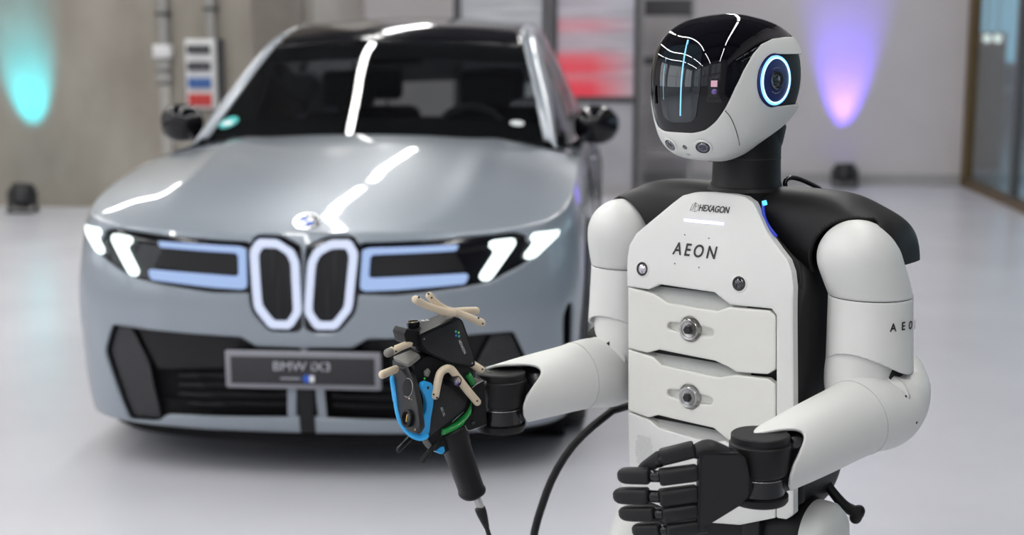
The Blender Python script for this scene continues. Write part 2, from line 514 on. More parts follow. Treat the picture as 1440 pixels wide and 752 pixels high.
# socket distribution box
a, c = wall_pt(268, 55), wall_pt(312, 152)
mat('socket_blue', (0.03, 0.10, 0.30), 0.5); mat('socket_red', (0.45, 0.03, 0.025), 0.5)
t = tag(empty('socket_box'), 'white socket distribution box with black, blue and red outlets', 'electrical box'); t.location = RM @ Vector((a.x, 12.3, c.z))
rbox('case', (a.x, 12.12, c.z), (c.x, 12.3, a.z), 'white_plastic', t, 0.01)
rbox('side_bracket', (c.x, 12.2, c.z), (c.x + 0.04, 12.3, a.z), 'dark_frame', t)
hh = a.z - c.z
for i, (mt, z0, z1) in enumerate((('dark_frame', .79, .92), ('dark_frame', .55, .68), ('socket_blue', .30, .45), ('socket_red', .04, .22))):
    for k in range(3):
        x0 = a.x + 0.025 + k * (c.x - a.x - 0.05) / 3
        rbox('outlet', (x0, 12.09, c.z + hh * z0), (x0 + (c.x - a.x - 0.05) / 3 - 0.008, 12.14, c.z + hh * z1), mt, t, 0.006)

# ------------------------------------------------------------------ floor uplights washing the walls
def uplight(x, y, tgt, col, power, label, size=0.115, ang=26):
    t = tag(empty('floor_spotlight'), label, 'spotlight', 'floor uplights'); t.location = RM @ Vector((x, y, 0))
    s = size
    rbox('base_plate', (x - s, y - s * 0.8, 0), (x + s, y + s * 0.8, 0.02), 'black_plastic', t, 0.006)
    for q in (-1, 1):
        rbox('yoke_arm', (x + q * s - 0.012, y - 0.025, 0.02), (x + q * s + 0.012, y + 0.025, 0.2), 'black_plastic', t, 0.004)
    d = (Vector(tgt) - Vector((x, y, 0.17))).normalized()
    M = RM @ axis_frame((x, y, 0.15), d)
    lathe('lamp_head', [(0, -0.09), (s * 0.72, -0.09), (s * 0.86, -0.06), (s * 0.86, 0.09), (s * 0.78, 0.09), (s * 0.76, 0.06), (0, 0.06)], 'black_plastic', t, M=M, n=28, world=True)
    lathe('lens', [(0, 0.065), (s * 0.74, 0.065)], emitter('uplight_lens_' + str(len(MAT)), col, 6.0), t, M=M, n=28, world=True)
    l = bpy.data.lights.new('uplight_beam', 'SPOT'); l.energy = power; l.color = col; l.spot_size = math.radians(ang); l.spot_blend = 1.0; l.shadow_soft_size = 0.04
    o = bpy.data.objects.new('uplight_beam', l)
    Ml = RM @ axis_frame(Vector((x, y, 0.15)) + d * 0.11, -d)
    o.location = Ml.translation; o.rotation_euler = Ml.to_euler(); COL.objects.link(o)
    o.parent = t; o.matrix_parent_inverse = pinv(t)
    return t
q = wall_pt(33, 300, 11.86)
uplight(q.x, 11.86, (wall_pt(40, 120).x, 12.3, 1.22), (0.0, 0.78, 1.0), 720, 'small black floor spotlight throwing a cyan beam up the concrete wall', 0.12, 33)
q = RM.inverted() @ on_floor(1187, 263)
uplight(q.x, 14.72, (q.x, 15.0, 1.38), (0.15, 0.07, 1.0), 950, 'small black floor spotlight throwing a violet beam up the white wall', 0.125, 42)

# ------------------------------------------------------------------ framed panels behind the car
mat('banner_white', (0.50, 0.505, 0.54), 0.5)
m = MAT['banner_white']; nt = m.node_tree; bs = nt.nodes['Principled BSDF']
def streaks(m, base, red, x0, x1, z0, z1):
    """pale panel face with a red light glow painted in stripes between heights z0 and z1"""
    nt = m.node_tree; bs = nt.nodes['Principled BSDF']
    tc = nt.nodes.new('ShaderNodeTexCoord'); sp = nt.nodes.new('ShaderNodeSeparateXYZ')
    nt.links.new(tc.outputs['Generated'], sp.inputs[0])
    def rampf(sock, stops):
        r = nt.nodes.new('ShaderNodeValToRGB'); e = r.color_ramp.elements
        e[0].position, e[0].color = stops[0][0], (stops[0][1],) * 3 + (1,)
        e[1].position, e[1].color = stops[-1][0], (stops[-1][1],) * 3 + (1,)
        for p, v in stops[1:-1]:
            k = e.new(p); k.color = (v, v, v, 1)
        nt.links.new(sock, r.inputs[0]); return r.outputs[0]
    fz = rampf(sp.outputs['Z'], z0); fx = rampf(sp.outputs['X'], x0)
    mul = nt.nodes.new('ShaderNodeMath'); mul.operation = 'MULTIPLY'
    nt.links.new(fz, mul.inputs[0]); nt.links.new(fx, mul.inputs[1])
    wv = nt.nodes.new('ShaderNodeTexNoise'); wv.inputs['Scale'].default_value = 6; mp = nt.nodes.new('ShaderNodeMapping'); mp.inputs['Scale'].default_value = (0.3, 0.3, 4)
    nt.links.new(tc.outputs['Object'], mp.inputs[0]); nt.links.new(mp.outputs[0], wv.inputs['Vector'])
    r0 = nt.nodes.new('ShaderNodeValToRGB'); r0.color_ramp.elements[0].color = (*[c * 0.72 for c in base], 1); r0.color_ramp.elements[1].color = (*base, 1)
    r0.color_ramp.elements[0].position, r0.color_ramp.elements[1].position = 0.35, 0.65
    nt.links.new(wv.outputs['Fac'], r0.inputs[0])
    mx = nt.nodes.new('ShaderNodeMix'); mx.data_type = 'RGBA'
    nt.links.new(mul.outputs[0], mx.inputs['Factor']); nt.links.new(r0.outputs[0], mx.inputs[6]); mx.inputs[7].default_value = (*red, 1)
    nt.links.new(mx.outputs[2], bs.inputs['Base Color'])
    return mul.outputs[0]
YP = 13.6
def panel(px0, px1, name, label, red):
    a = wall_pt(px0, 60, YP); b = wall_pt(px1, 60, YP)
    zm = wall_pt(px1, 136, YP).z
    t = tag(empty(name), label, 'display panel'); t.location = RM @ Vector(((a.x + b.x) / 2, YP, 0))
    mt = mat('panel_face_' + str(px0), (0.46, 0.465, 0.50), 0.5)
    if red: streaks(mt, (0.47, 0.47, 0.53), (0.85, 0.03, 0.06), [(0.0, 1), (0.45, .95), (0.75, .5), (1, 0.12)], 0, [(0.0, 1), (0.04, .95), (0.078, 0.6), (0.10, .92), (0.145, .75), (0.18, .10), (0.225, .1), (0.25, .4), (0.275, .35), (.30, .04)], 0)  # red wash of light on the panel is painted into its colour
    else: streaks(mt, (0.47, 0.48, 0.51), (0.3, 0.3, 0.3), [(0, 0), (1, 0)], 0, [(0, 0), (1, 0)], 0)
    rbox('upper_face', (a.x, YP, zm), (b.x, YP + 0.02, 3.6), mt, t)
    rbox('lower_pane', (a.x, YP, 0.12), (b.x, YP + 0.02, zm - 0.06), mat('panel_low_' + str(px0), (0.34, 0.335, 0.36), 0.35, noise=0.08, nscale=3), t)
    rbox('middle_rail', (a.x, YP - 0.02, zm - 0.06), (b.x, YP + 0.04, zm), 'dark_frame', t)
    rbox('foot_rail', (a.x, YP - 0.02, 0.0), (b.x, YP + 0.04, 0.12), 'base_grey', t)
    for x, ww in ((a.x - 0.06, 0.07), (b.x, 0.05)):
        rbox('post', (x, YP - 0.03, 0), (x + ww, YP + 0.05, 3.6), 'dark_frame', t)
    return t
panel(647, 763, 'display_panel', 'tall pale framed panel without the painted red glow behind the car roof', False)
panel(782, 892, 'display_panel', 'tall framed panel with a red light glow painted on it behind the car', True)
# storage rack right of the panels
a = wall_pt(903, 60, 14.2); b = wall_pt(975, 60, 14.2)
t = tag(empty('storage_rack'), 'dark metal rack with shelves standing at the white wall behind the robot', 'rack'); t.location = RM @ Vector((a.x, 14.2, 0))
for x in (a.x, b.x):
    for y in (14.2, 14.7): rbox('upright', (x - 0.02, y - 0.02, 0), (x + 0.02, y + 0.02, 2.4), 'base_grey', t)
for i, (py, hh_) in enumerate(((215, .05), (150, .05), (86, .09), (10, .16))):
    z = wall_pt(930, py, 14.2).z
    rbox('shelf', (a.x, 14.2, z - hh_ / 2), (b.x, 14.7, z + hh_ / 2), 'base_grey' if i < 2 else 'dark_frame', t)

# ------------------------------------------------------------------ glazed partition on the right and the room beyond
mat('side_wall', (0.35, 0.42, 0.48), 0.7, noise=0.1, nscale=1.5)
struct(rbox('wall_side_room', (8.6, HY0, 0), (8.8, 26.0, HZ), 'side_wall'))
struct(rbox('wall_side_return', (3.4, HY1 + 0.2, 0), (3.6, 26.0, HZ), 'side_wall'))
struct(rbox('wall_side_end', (3.4, 26.0, 0), (8.8, 26.2, HZ), 'side_wall'))
part = empty('wall_partition'); part['kind'] = 'structure'
py_ = [14.98, 13.1, 11.2, 9.3, 7.4, 5.5, 3.6, 1.7, -0.2, -2.1, -4.0, -6.0]
for i, y in enumerate(py_):
    wd = 0.17 if i == 0 else 0.05
    rbox('mullion', (HX1 - 0.03, y - wd, 0), (HX1 + 0.06, y, 3.6), 'bronze' if i == 0 else 'window_frame_grey', part)
for a, b in zip(py_, py_[1:]):
    rbox('glass_pane', (HX1 + 0.01, b, 0.08), (HX1 + 0.02, a - 0.05, 3.5), 'partition_glass', part)
rbox('bottom_rail', (HX1 - 0.03, HY0, 0), (HX1 + 0.06, HY1, 0.09), 'bronze', part)
rbox('top_rail', (HX1 - 0.03, HY0, 3.5), (HX1 + 0.06, HY1, 3.62), 'bronze', part)
rbox('upper_wall', (HX1 - 0.03, HY0, 3.62), (HX1 + 0.1, HY1, HZ), 'wall_paint', part)
# side room: tall windows at its far end, a rail, a pillar and globe lamps seen through the glass
mat('side_pane', (0.1, 0.1, 0.1), 0.2, emit=(0.42, 0.78, 1.0), es=1.7)
for k in range(4):
    wn += 1
    root = empty('window_%d' % wn); root['kind'] = 'structure'
    x0 = 3.7 + 1.22 * k
    for q in range(2):
        rbox('pane', (x0 + .04, 25.95, 1.15 + 1.6 * q), (x0 + 1.14, 25.98, 2.65 + 1.6 * q), 'side_pane', root)
    rbox('sill', (x0, 25.8, 1.04), (x0 + 1.18, 26.0, 1.12), 'white_plastic', root)
mat('wood_cabinet', (0.13, 0.085, 0.06), 0.6, noise=0.2, nscale=10)
a = wall_pt(1384, 55, 17.0); b = wall_pt(1410, 160, 17.0)
tag(rbox('cabinet', (a.x, 17.0, 0), (b.x, 17.5, 1.62), 'wood_cabinet', None, 0.01), 'brown wooden cabinet behind the glazed partition', 'cabinet')
a = wall_pt(1404, 126, 20.0)
t = tag(empty('handrail'), 'pale handrail behind the glazed partition', 'handrail'); t.location = RM @ Vector((a.x, 20.0, 0))
rbox('rail', (a.x, 20.0, a.z - .05), (8.4, 20.1, a.z + .06), 'white_plastic', t, 0.01)
for x in (a.x + .05, a.x + 1.2, a.x + 2.4): rbox('post', (x, 20.02, 0), (x + .04, 20.08, a.z - .05), 'window_frame_grey', t)
for px_ in (1388, 1403):
    g = wall_pt(px_, 54, 16.0)
    t = tag(empty('pendant_lamp'), 'small bright globe lamp hanging behind the glazed partition', 'lamp', 'globe lamps behind the glass'); t.location = RM @ Vector((g.x, 16.0, HZ))
    lathe('globe', [(0, -0.05), (0.034, -0.04), (0.05, 0), (0.034, 0.04), (0, 0.05)], emitter('globe_light', (1, 0.97, 0.88), 4), t, M=RM @ Matrix.Translation((g.x, 16.0, g.z)), n=20, world=True, smooth=True)
    rbox('cord', (g.x - .005, 15.995, g.z + .048), (g.x + .005, 16.005, HZ), 'black_plastic', t)
area_light('side_room_daylight', (8.5, 12.0, 2.3), (0, math.pi / 2, 0), 2.3, 16.0, 260, (0.75, 0.9, 1.0))
# ================================================================== the car
mat('car_paint', (0.235, 0.268, 0.308), 0.36, metal=0.22, coat=1.0, noise=0.02, nscale=900)
mat('gloss_black', (0.004, 0.004, 0.006), 0.10, spec=0.4)
mat('satin_black', (0.006, 0.006, 0.007), 0.4, noise=0.1, spec=0.3)
mat('matt_black', (0.005, 0.005, 0.006), 0.75, noise=0.1, spec=0.15)
mat('vane_grey', (0.018, 0.018, 0.021), 0.45, noise=0.1)
mat('tyre', (0.010, 0.010, 0.010), 0.75, noise=0.15, bump=0.2)
mat('rim', (0.11, 0.115, 0.12), 0.3, metal=0.9)
mat('interior', (0.018, 0.019, 0.020), 0.7, noise=0.15)
mat('interior_pale', (0.09, 0.095, 0.10), 0.7, noise=0.1)
mat('plate_frame', (0.22, 0.22, 0.25), 0.4, noise=0.03)
mat('plate_face', (0.020, 0.020, 0.024), 0.5, noise=0.05)
mat('plate_text', (0.42, 0.42, 0.47), 0.5)
emitter('kidney_light', (0.70, 0.78, 1.0), 1.75)
emitter('bar_light', (0.42, 0.60, 1.0), 1.5)
emitter('head_light', (0.88, 1.0, 0.98), 4.5)
mat('chrome', (0.6, 0.6, 0.62), 0.12, metal=1.0)
mat('emblem_blue', (0.02, 0.10, 0.5), 0.3); mat('emblem_white', (0.8, 0.8, 0.8), 0.3)
glass_mat('windscreen_glass', (0.34, 0.37, 0.38), 0.015)
glass_mat('side_glass', (0.10, 0.11, 0.12), 0.02)
mat('sticker_teal', (0.02, 0.42, 0.40), 0.5); mat('sticker_white', (0.6, 0.65, 0.65), 0.5)

CAR = tag(empty('electric_car', (-0.7056, 4.571, 0), math.radians(-4.6)), 'pale blue grey electric SUV with lit twin kidney grille, front towards the viewer', 'car')
CM = Matrix.Translation(CAR.location) @ Matrix.Rotation(math.radians(-4.6), 4, 'Z')
CMI = CM.inverted()
plan = [(0, 0), (.2, .006), (.4, .026), (.58, .066), (.72, .118), (.82, .185), (.882, .265), (.920, .38), (.938, .54), (.946, .80), (.9475, 1.2), (.9475, 2.0), (.945, 3.0), (.94, 3.8), (.915, 4.25), (.84, 4.55), (.7, 4.68), (.45, 4.75), (0, 4.78)]
NS, NT = 321, 61
half = vcr(plan, 1200)
# denser samples at the front
L = np.concatenate([[0], np.cumsum(np.linalg.norm(np.diff(half, axis=0), axis=1))]); L /= L[-1]
q = np.linspace(0, 1, NS); q = 0.62 * q ** 1.0 + 0.38 * q ** 3
half = np.stack([np.interp(q, L, half[:, k]) for k in (0, 1)], 1)
tang = np.gradient(half, axis=0); tang[0] = (1, 0); tang[-1] = (-1, 0)
tang /= np.linalg.norm(tang, axis=1, keepdims=True)
nout = np.stack([tang[:, 1], -tang[:, 0]], 1)          # outward in plan
def smooth_table(b, z):
    t = vcr(list(zip(b, z)), 500)
    k = np.ones(25) / 25
    zz = np.convolve(np.pad(t[:, 1], 12, mode='edge'), k, 'valid')
    return lambda x: np.interp(x, t[:, 0], zz)
zt_of = smooth_table( [0, .05, .34, .6, .9, 1.3, 2.2, 3.4, 4.2, 4.6, 4.78], [.864, .870, .912, .955, .995, 1.03, 1.045, 1.065, 1.07, 1.04, 1.0])
def zb_of(b): return np.interp(b, [0, .15, .35, .6, 1.3, 3.4, 4.2, 4.78], [.172, .172, .176, .22, .26, .27, .28, .33])
tt = np.linspace(0, 1, NT)
inset = vcr([(0, .034), (.08, .022), (.2, .012), (.4, .003), (.6, 0), (.74, .010), (.85, .024), (.93, .036), (1, .060)], 400)
inset_t = np.interp(tt, inset[:, 0], inset[:, 1])
ext = lambda a: np.concatenate([a[:0:-1] * np.array([-1, 1]), a], 0)
PL = ext(half); NO = ext(nout)                           # full wrap right..left
NO[:NS - 1, 0] = NO[:NS - 1, 0]
bb = PL[:, 1]
WG = np.zeros((len(PL), NT, 3))
for j, t in enumerate(tt):
    z = zb_of(bb) + (zt_of(bb) - zb_of(bb)) * t
    WG[:, j, 0] = PL[:, 0] - NO[:, 0] * inset_t[j]
    WG[:, j, 1] = PL[:, 1] - NO[:, 1] * inset_t[j]
    WG[:, j, 2] = z
WN = grid_normals(WG)
CFLIP = (WN[len(PL) // 2, NT // 2, 1]) > 0
if CFLIP: WN = -WN
# pixel -> point on the body shell (car coordinates)
def grid_faces(nu, nv):
    return [(i * nv + j, (i + 1) * nv + j, (i + 1) * nv + j + 1, i * nv + j + 1) for i in range(nu - 1) for j in range(nv - 1)]
car_bvh = BVHTree.FromPolygons([tuple(p) for p in WG.reshape(-1, 3)], grid_faces(*WG.shape[:2]))
CO = CMI @ CAMP
def car_pt(px, py, bvh=None):
    d = (CMI.to_3x3() @ ray(px, py)).normalized()
    h = (bvh or car_bvh).ray_cast(CO, d)[0]
    return h
def car_poly(pix):
    """front-view (x, z) polygon of pixels lying on the fascia; misses are clamped inwards"""
    out = []
    for px, py in pix:
        h = car_pt(px, py)
        if h is None:                    # just outside the outline: nearest point of the shell
            d = (CMI.to_3x3() @ ray(px, py)).normalized()
            h = car_bvh.find_nearest(CO + d * (4.75 if 200 < px < 700 else 5.0))[0]
        out.append((h.x, h.z))
    return out
XZ = WG[:, :, (0, 2)].reshape(-1, 2); XZm = XZ * np.array([-1, 1])
FRONT = (WG[:, :, 1] < 1.1)
def g2(poly, mirror=True):
    d = poly_sd(XZ, poly)
    if mirror: d = np.maximum(d, poly_sd(XZm, poly))
    d = d.reshape(WG.shape[:2])
    return np.where(FRONT, d, -1.0)
def gside(poly, side):
    d = poly_sd(XZ if side < 0 else XZm, poly).reshape(WG.shape[:2])
    return np.where(FRONT, d, -1.0)
R_ = round_poly
lamp = car_poly([(115, 309), (160, 319), (230, 330), (300, 336), (352, 339), (356, 412), (300, 412), (225, 400), (185, 390), (150, 366), (128, 345), (116, 326)])
kid_s = R_(car_poly([(344, 352), (360, 329), (396, 330), (426, 346), (426, 462), (416, 468), (378, 467), (352, 437)]), .18)
kid_s = [(min(x, 0.004), z) for x, z in kid_s]
intake = car_poly([(158, 456), (220, 464), (340, 474), (360, 487), (425, 489), (426, 587), (236, 583), (222, 593), (182, 590), (147, 494)])
intake = [(min(x, 0.004) if x > -.05 else x, z) for x, z in intake]
slot = [(-abs(x), z) for x, z in R_([(.898, .36), (.902, .59), (.882, .60), (.866, .55), (.872, .34)], .2)]
lampL = R_(lamp, .12)
G_l, G_k, G_i, G_s = g2(lampL), g2(kid_s), g2(R_(intake, .08)), g2(slot)
holes = np.maximum(np.maximum(G_l, G_k), np.maximum(G_i, G_s))
def arch(b0, r):
    return r - np.hypot(WG[:, :, 1] - b0, WG[:, :, 2] - 0.37)
AX1, AX2 = .875, 3.772
arches = np.maximum(arch(AX1, .405), arch(AX2, .405))
body_g = -np.maximum(holes, arches)
o = clip_mesh('body_shell', WG, body_g, 'car_paint', CAR, thick=0.012, flip=CFLIP)
# dark lower cladding over the sills and arches
clad = np.minimum(-arches, np.maximum(np.maximum(arch(AX1, .455), arch(AX2, .455)), np.where(WG[:, :, 2] < .36, .36 - WG[:, :, 2], -1)))
clad = np.where((WG[:, :, 1] > .40) & (WG[:, :, 1] < 4.7), clad, -1.0)
clip_mesh('arch_cladding', WG + WN * .006, clad, 'satin_black', CAR, thick=0.006, flip=CFLIP)
def car_patch(name, g, m, off, parent=CAR, thick=.004):
    return clip_mesh(name, WG + WN * off, g, m, parent, thick=thick, flip=CFLIP)
def grow(g, d): return np.where(FRONT, g + d, -1)
band = car_patch('light_band', np.maximum(grow(G_l, .004), grow(G_k, .004)), 'gloss_black', -.012)
tag(band, 'gloss black band holding the lamps and kidney grille')
gi = car_patch('lower_intake', grow(G_i, .01), 'matt_black', -.055)
for sd in (-1, 1):
    car_patch('side_slot', grow(gside(slot, sd), .006), 'matt_black', -.03)
# intake walls
def rim_wall(name, poly, off0, off1, m, parent, sides=(1,)):
    pts = [np.array(p) for p in poly]
    for sd in sides:
        dense = []
        for i in range(len(pts)):
            a, b2 = pts[i], pts[(i + 1) % len(pts)]
            n = max(1, int(np.linalg.norm(b2 - a) / .03))
            dense += [a + (b2 - a) * k / n for k in range(n)]
        V, F_ = [], []
        for x, z in dense:
            h = car_bvh.ray_cast(Vector((x * sd, -1, z)), Vector((0, 1, 0)))
            if h[0] is None: continue
            V.append(h[0] + Vector((0, -off0, 0))); V.append(h[0] + Vector((0, -off1, 0)))
        n = len(V) // 2
        for k in range(n): F_.append((2 * k, 2 * ((k + 1) % n), 2 * ((k + 1) % n) + 1, 2 * k + 1))
        mesh(name, V, F_, m, parent, smooth=False)
vane = car_poly([(160, 459), (181, 463), (205, 510), (224, 591), (184, 588), (150, 494)])
for sd in (-1, 1):
    car_patch('corner_vane', gside(R_(vane, .08), sd), 'vane_grey', -.018)
    up = car_poly([(185, 464), (335, 476), (352, 488), (312, 500), (312, 520), (215, 522)])
    car_patch('intake_upper_panel', gside(up, sd), 'satin_black', -.03)
    post = car_poly([(404, 540), (416, 540), (417, 590), (404, 588)])
    car_patch('intake_post', gside(post, sd), 'car_paint', -.004)
    for k in range(4):
        y0 = 530 + 14 * k
        car_patch('intake_slat', gside(car_poly([(240, y0), (400, y0 + 1), (400, y0 + 6), (240, y0 + 5)]), sd), 'satin_black', -.046)
cen = [(-.027, .16), (.027, .16), (.027, .345), (-.027, .345)]
car_patch('centre_post', g2(cen, False), 'satin_black', .002)
# lamps
def offs_poly(pix): return car_poly(pix)
L1 = offs_poly([(122, 316), (141.5, 321), (143.5, 328), (139, 333.5), (149, 353), (144.5, 357.5), (137, 354), (121, 322)])
L2 = offs_poly([(159.5, 328.5), (186, 333), (188, 340), (179.5, 347), (197, 382), (193, 388.5), (183, 386.5), (157, 336)])
CB = offs_poly([(223, 339), (338, 346.5), (346, 350), (347.5, 403), (342, 407), (300, 404), (212, 393), (208, 378), (270, 383.5), (336, 388.5), (335, 356), (224, 347.5)])
ko = car_poly([(352, 353), (363, 336.5), (391, 337.5), (412, 350.5), (420, 368), (423.5, 440), (409.5, 462), (380, 461), (358, 433)])
ki = car_poly([(363, 358), (369, 347.5), (389, 348.5), (404, 358), (410, 371), (413.5, 437), (404, 451.5), (385, 451), (368, 429)])
for sd in (-1, 1):
    hl = empty('headlamp'); hl.parent = CAR
    o = car_patch('lamp_blade', gside(R_(L1, .15), sd), 'head_light', .004, hl); o = car_patch('lamp_blade', gside(R_(L2, .15), sd), 'head_light', .004, hl)
    car_patch('light_bar', gside(CB, sd), 'bar_light', .002, hl)
    bar_in = offs_poly([(226, 348.5), (334, 357), (335, 387), (270, 382), (212, 377)])
    car_patch('bar_recess', gside(bar_in, sd), 'satin_black', -.008, hl)
    kg = np.minimum(gside(R_(ko, .14), sd), -gside(R_(ki, .12), sd))
    kd = empty('kidney_grille'); kd.parent = CAR
    car_patch('light_ring', kg, 'kidney_light', .008, kd, .016)
    car_patch('grille_insert', grow(gside(R_(ki, .12), sd), .002), 'satin_black', -.006, kd)
    for k in range(5):
        x0 = 374 + 8 * k
        car_patch('grille_bar', np.minimum(gside(car_poly([(x0, 350), (x0 + 2.5, 350), (x0 + 4, 449), (x0 + 1.5, 449)]), sd), gside(R_(ki, .12), sd) - .004), 'vane_grey', -.003, kd)
# hood
nb = 110
ib = [i for i in range(NS) if half[i, 1] <= 1.34]
Tx = half[ib, 0] - nout[ib, 0] * inset_t[-1]; Tb = half[ib, 1] - nout[ib, 1] * inset_t[-1]; Tz = zt_of(half[ib, 1])
ww = np.linspace(-1, 1, 81)
HG = np.zeros((len(ib), 81, 3))
crown = smooth_table([0.0, .06, .12, .25, .45, .8, 1.1, 1.4], [-.01, .0, .012, .035, .056, .074, .084, .090])(Tb)
for i in range(len(ib)):
    HG[i, :, 0] = Tx[i] * ww
    HG[i, :, 1] = Tb[i] - 0.10 * np.interp(Tb[i], [0, .6, 1.3], [0, .3, 1]) * (1 - ww ** 2)
    prof = (1 - np.abs(ww) ** 2.4)
    bulge = 0.012 * np.exp(-((np.abs(ww) - .62) / .10) ** 2) * np.interp(Tb[i], [0.1, .5], [0, 1])
    HG[i, :, 2] = Tz[i] + crown[i] * prof + bulge
mesh('hood', HG.reshape(-1, 3), grid_faces(*HG.shape[:2]), 'car_paint', CAR)
hood_bvh = BVHTree.FromPolygons([tuple(p) for p in HG.reshape(-1, 3)], grid_faces(*HG.shape[:2]))
# cabin rails (right half: x, b, z)
def mirror(P): return np.asarray(P) * np.array([-1, 1, 1])
railI = vcr([(.735, 1.40, 1.085), (.675, 1.70, 1.265), (.60, 2.06, 1.475), (.565, 2.35, 1.560), (.56, 2.8, 1.595), (.555, 3.3, 1.575), (.54, 3.9, 1.47), (.56, 4.35, 1.30), (.60, 4.62, 1.08)], 90)
railP = vcr([(.79, 1.34, 1.055), (.745, 1.72, 1.250), (.675, 2.10, 1.450), (.635, 2.40, 1.530), (.625, 2.8, 1.560), (.62, 3.3, 1.540), (.605, 3.9, 1.435), (.64, 4.35, 1.27), (.70, 4.62, 1.06)], 90)
railB = vcr([(.82, 1.38, 1.03), (.835, 1.75, 1.045), (.835, 2.1, 1.05), (.835, 2.5, 1.055), (.835, 2.9, 1.06), (.83, 3.4, 1.07), (.81, 3.9, 1.085), (.78, 4.35, 1.09), (.72, 4.62, 1.055)], 90)
kt = int(np.argmin(np.abs(railI[:, 1] - 2.10)))
def grid_part(name, G, m, thick=0.0, parent=CAR):
    o = mesh(name, G.reshape(-1, 3), grid_faces(*G.shape[:2]), m, parent)
    if thick: solidify(o, thick, 0)
    return o
def span(rail, i0, i1, bow, nx=41, zb=0.0):
    wv = np.linspace(-1, 1, nx)
    G = np.zeros((i1 - i0, nx, 3))
    for k, i in enumerate(range(i0, i1)):
        f = k / max(1, i1 - i0 - 1)
        G[k, :, 0] = rail[i, 0] * wv
        G[k, :, 1] = rail[i, 1] - (bow[0] * (1 - f) + bow[1] * f) * (1 - wv ** 2)
        G[k, :, 2] = rail[i, 2] + (zb[0] * (1 - f) + zb[1] * f) * (1 - wv ** 2)
    return G
ws = grid_part('windscreen', span(railI, 0, kt, (.17, .10), zb=(.025, .03)), 'windscreen_glass')
grid_part('roof', span(railI, kt - 1, 62, (.10, .0), zb=(.032, .03)), 'gloss_black', .01)
rw = grid_part('rear_window', span(railI, 61, 84, (.0, -.08), zb=(.03, .02)), 'side_glass')
# black frit band round the windscreen
for nm, a0, a1 in (('header_frit', int(kt * .80), kt),):
    G = span(railI, 0, kt, (.17, .10), zb=(.025, .03))[a0:a1]; G[:, :, 2] -= .006; G[:, :, 1] += .003
    grid_part(nm, G, 'matt_black')
G = span(railI, 0, kt, (.17, .10), zb=(.025, .03))[0:5]; G[:, :, 2] -= .006
grid_part('cowl_frit', G, 'matt_black')
for sd in (1, -1):
    S3 = np.array([sd, 1, 1])
    f = np.linspace(0, 1, 9)[None, :, None]
    A, B_ = (railI * S3)[:, None, :], (railP * S3)[:, None, :]
    G = A * (1 - f) + B_ * f
    G[:, :, 2] += (np.sin(np.linspace(0, np.pi, 9)) * .014)[None]
    grid_part('roof_pillar', G, 'car_paint', .01)
    P0, B0 = (railP * S3)[:, None, :], (railB * S3)[:, None, :]
    f2 = np.linspace(0, 1, 13)[None, :, None]
    G2 = P0 * (1 - f2) + B0 * f2
    G2[:, :, 0] += sd * (np.sin(np.linspace(0, np.pi, 13)) * .02)[None]
    grid_part('side_window', G2[3:76], 'side_glass')
    grid_part('rear_quarter', G2[75:], 'car_paint', .01)
    for i0 in (34, 60):
        gp = G2[i0:i0 + 4].copy(); gp[:, :, 0] += sd * .004
        grid_part('window_divider', gp, 'gloss_black')
    # shoulder shelf from body top edge to the belt rail
    ia = [i for i in range(NS) if 1.28 <= half[i, 1] <= 4.62 and half[i, 0] > .6]
    E = np.stack([half[ia, 0] - nout[ia, 0] * inset_t[-1], half[ia, 1] - nout[ia, 1] * inset_t[-1], zt_of(half[ia, 1])], 1)
    Bx = np.stack([np.interp(E[:, 1], railB[:, 1], railB[:, k]) for k in range(3)], 1); Bx[:, 1] = E[:, 1]
    f3 = np.linspace(0, 1, 5)[None, :, None]
    grid_part('shoulder', (E * S3)[:, None, :] * (1 - f3) + (Bx * S3)[:, None, :] * f3, 'car_paint')
    # fill between hood edge, pillar base and shoulder
    mesh('cowl_corner', [(sd * .74, 1.37, 1.080), (sd * .80, 1.30, 1.06), (sd * .88, 1.25, 1.03), (sd * .885, 1.45, 1.035), (sd * .83, 1.5, 1.045), (sd * .78, 1.4, 1.06)], [(0, 1, 2, 3, 4, 5)], 'car_paint', CAR)
    # mirror
    mr = empty('door_mirror'); mr.parent = CAR
    rg = sweep([(sd * x, 1.66 + .02 * i, z) for i, (x, z) in enumerate([(.875, 1.115), (.89, 1.12), (.92, 1.13), (.955, 1.138), (.99, 1.142), (1.015, 1.145), (1.028, 1.148)])],
               [(.03, .03), (.06, .062), (.078, .082), (.085, .088), (.078, .078), (.05, .05), (.012, .012)], 24, power=2.6)
    rings_mesh('mirror_cap', rg, 'gloss_black', mr)
    tube('mirror_arm', [(sd * .84, 1.72, 1.03), (sd * .88, 1.70, 1.06), (sd * .91, 1.69, 1.09)], [(.05, .018)] * 3, 'gloss_black', mr, n=12, res=6)
    mesh('mirror_glass', [(sd * .89, 1.78, 1.08), (sd * 1.01, 1.80, 1.09), (sd * 1.01, 1.80, 1.195), (sd * .89, 1.78, 1.19)], [(0, 1, 2, 3)], 'chrome', mr)
    # door seams
    for bdoor in (1.62, 2.62, 3.45):
        zz = np.linspace(.38, 1.0, 12)
        hs = [car_bvh.ray_cast(Vector((sd * 2, bdoor, z)), Vector((-sd, 0, 0)))[0] for z in zz]
        tube('door_seam', [h for h in hs if h], .004, 'matt_black', CAR, n=6)
    for bh in (2.42, 3.28):
        h = car_bvh.ray_cast(Vector((sd * 2, bh, .93)), Vector((-sd, 0, 0)))[0]
        box('door_handle', (h.x - .012, bh - .11, .915), (h.x + .012, bh + .11, .94), 'car_paint', CAR, .006)
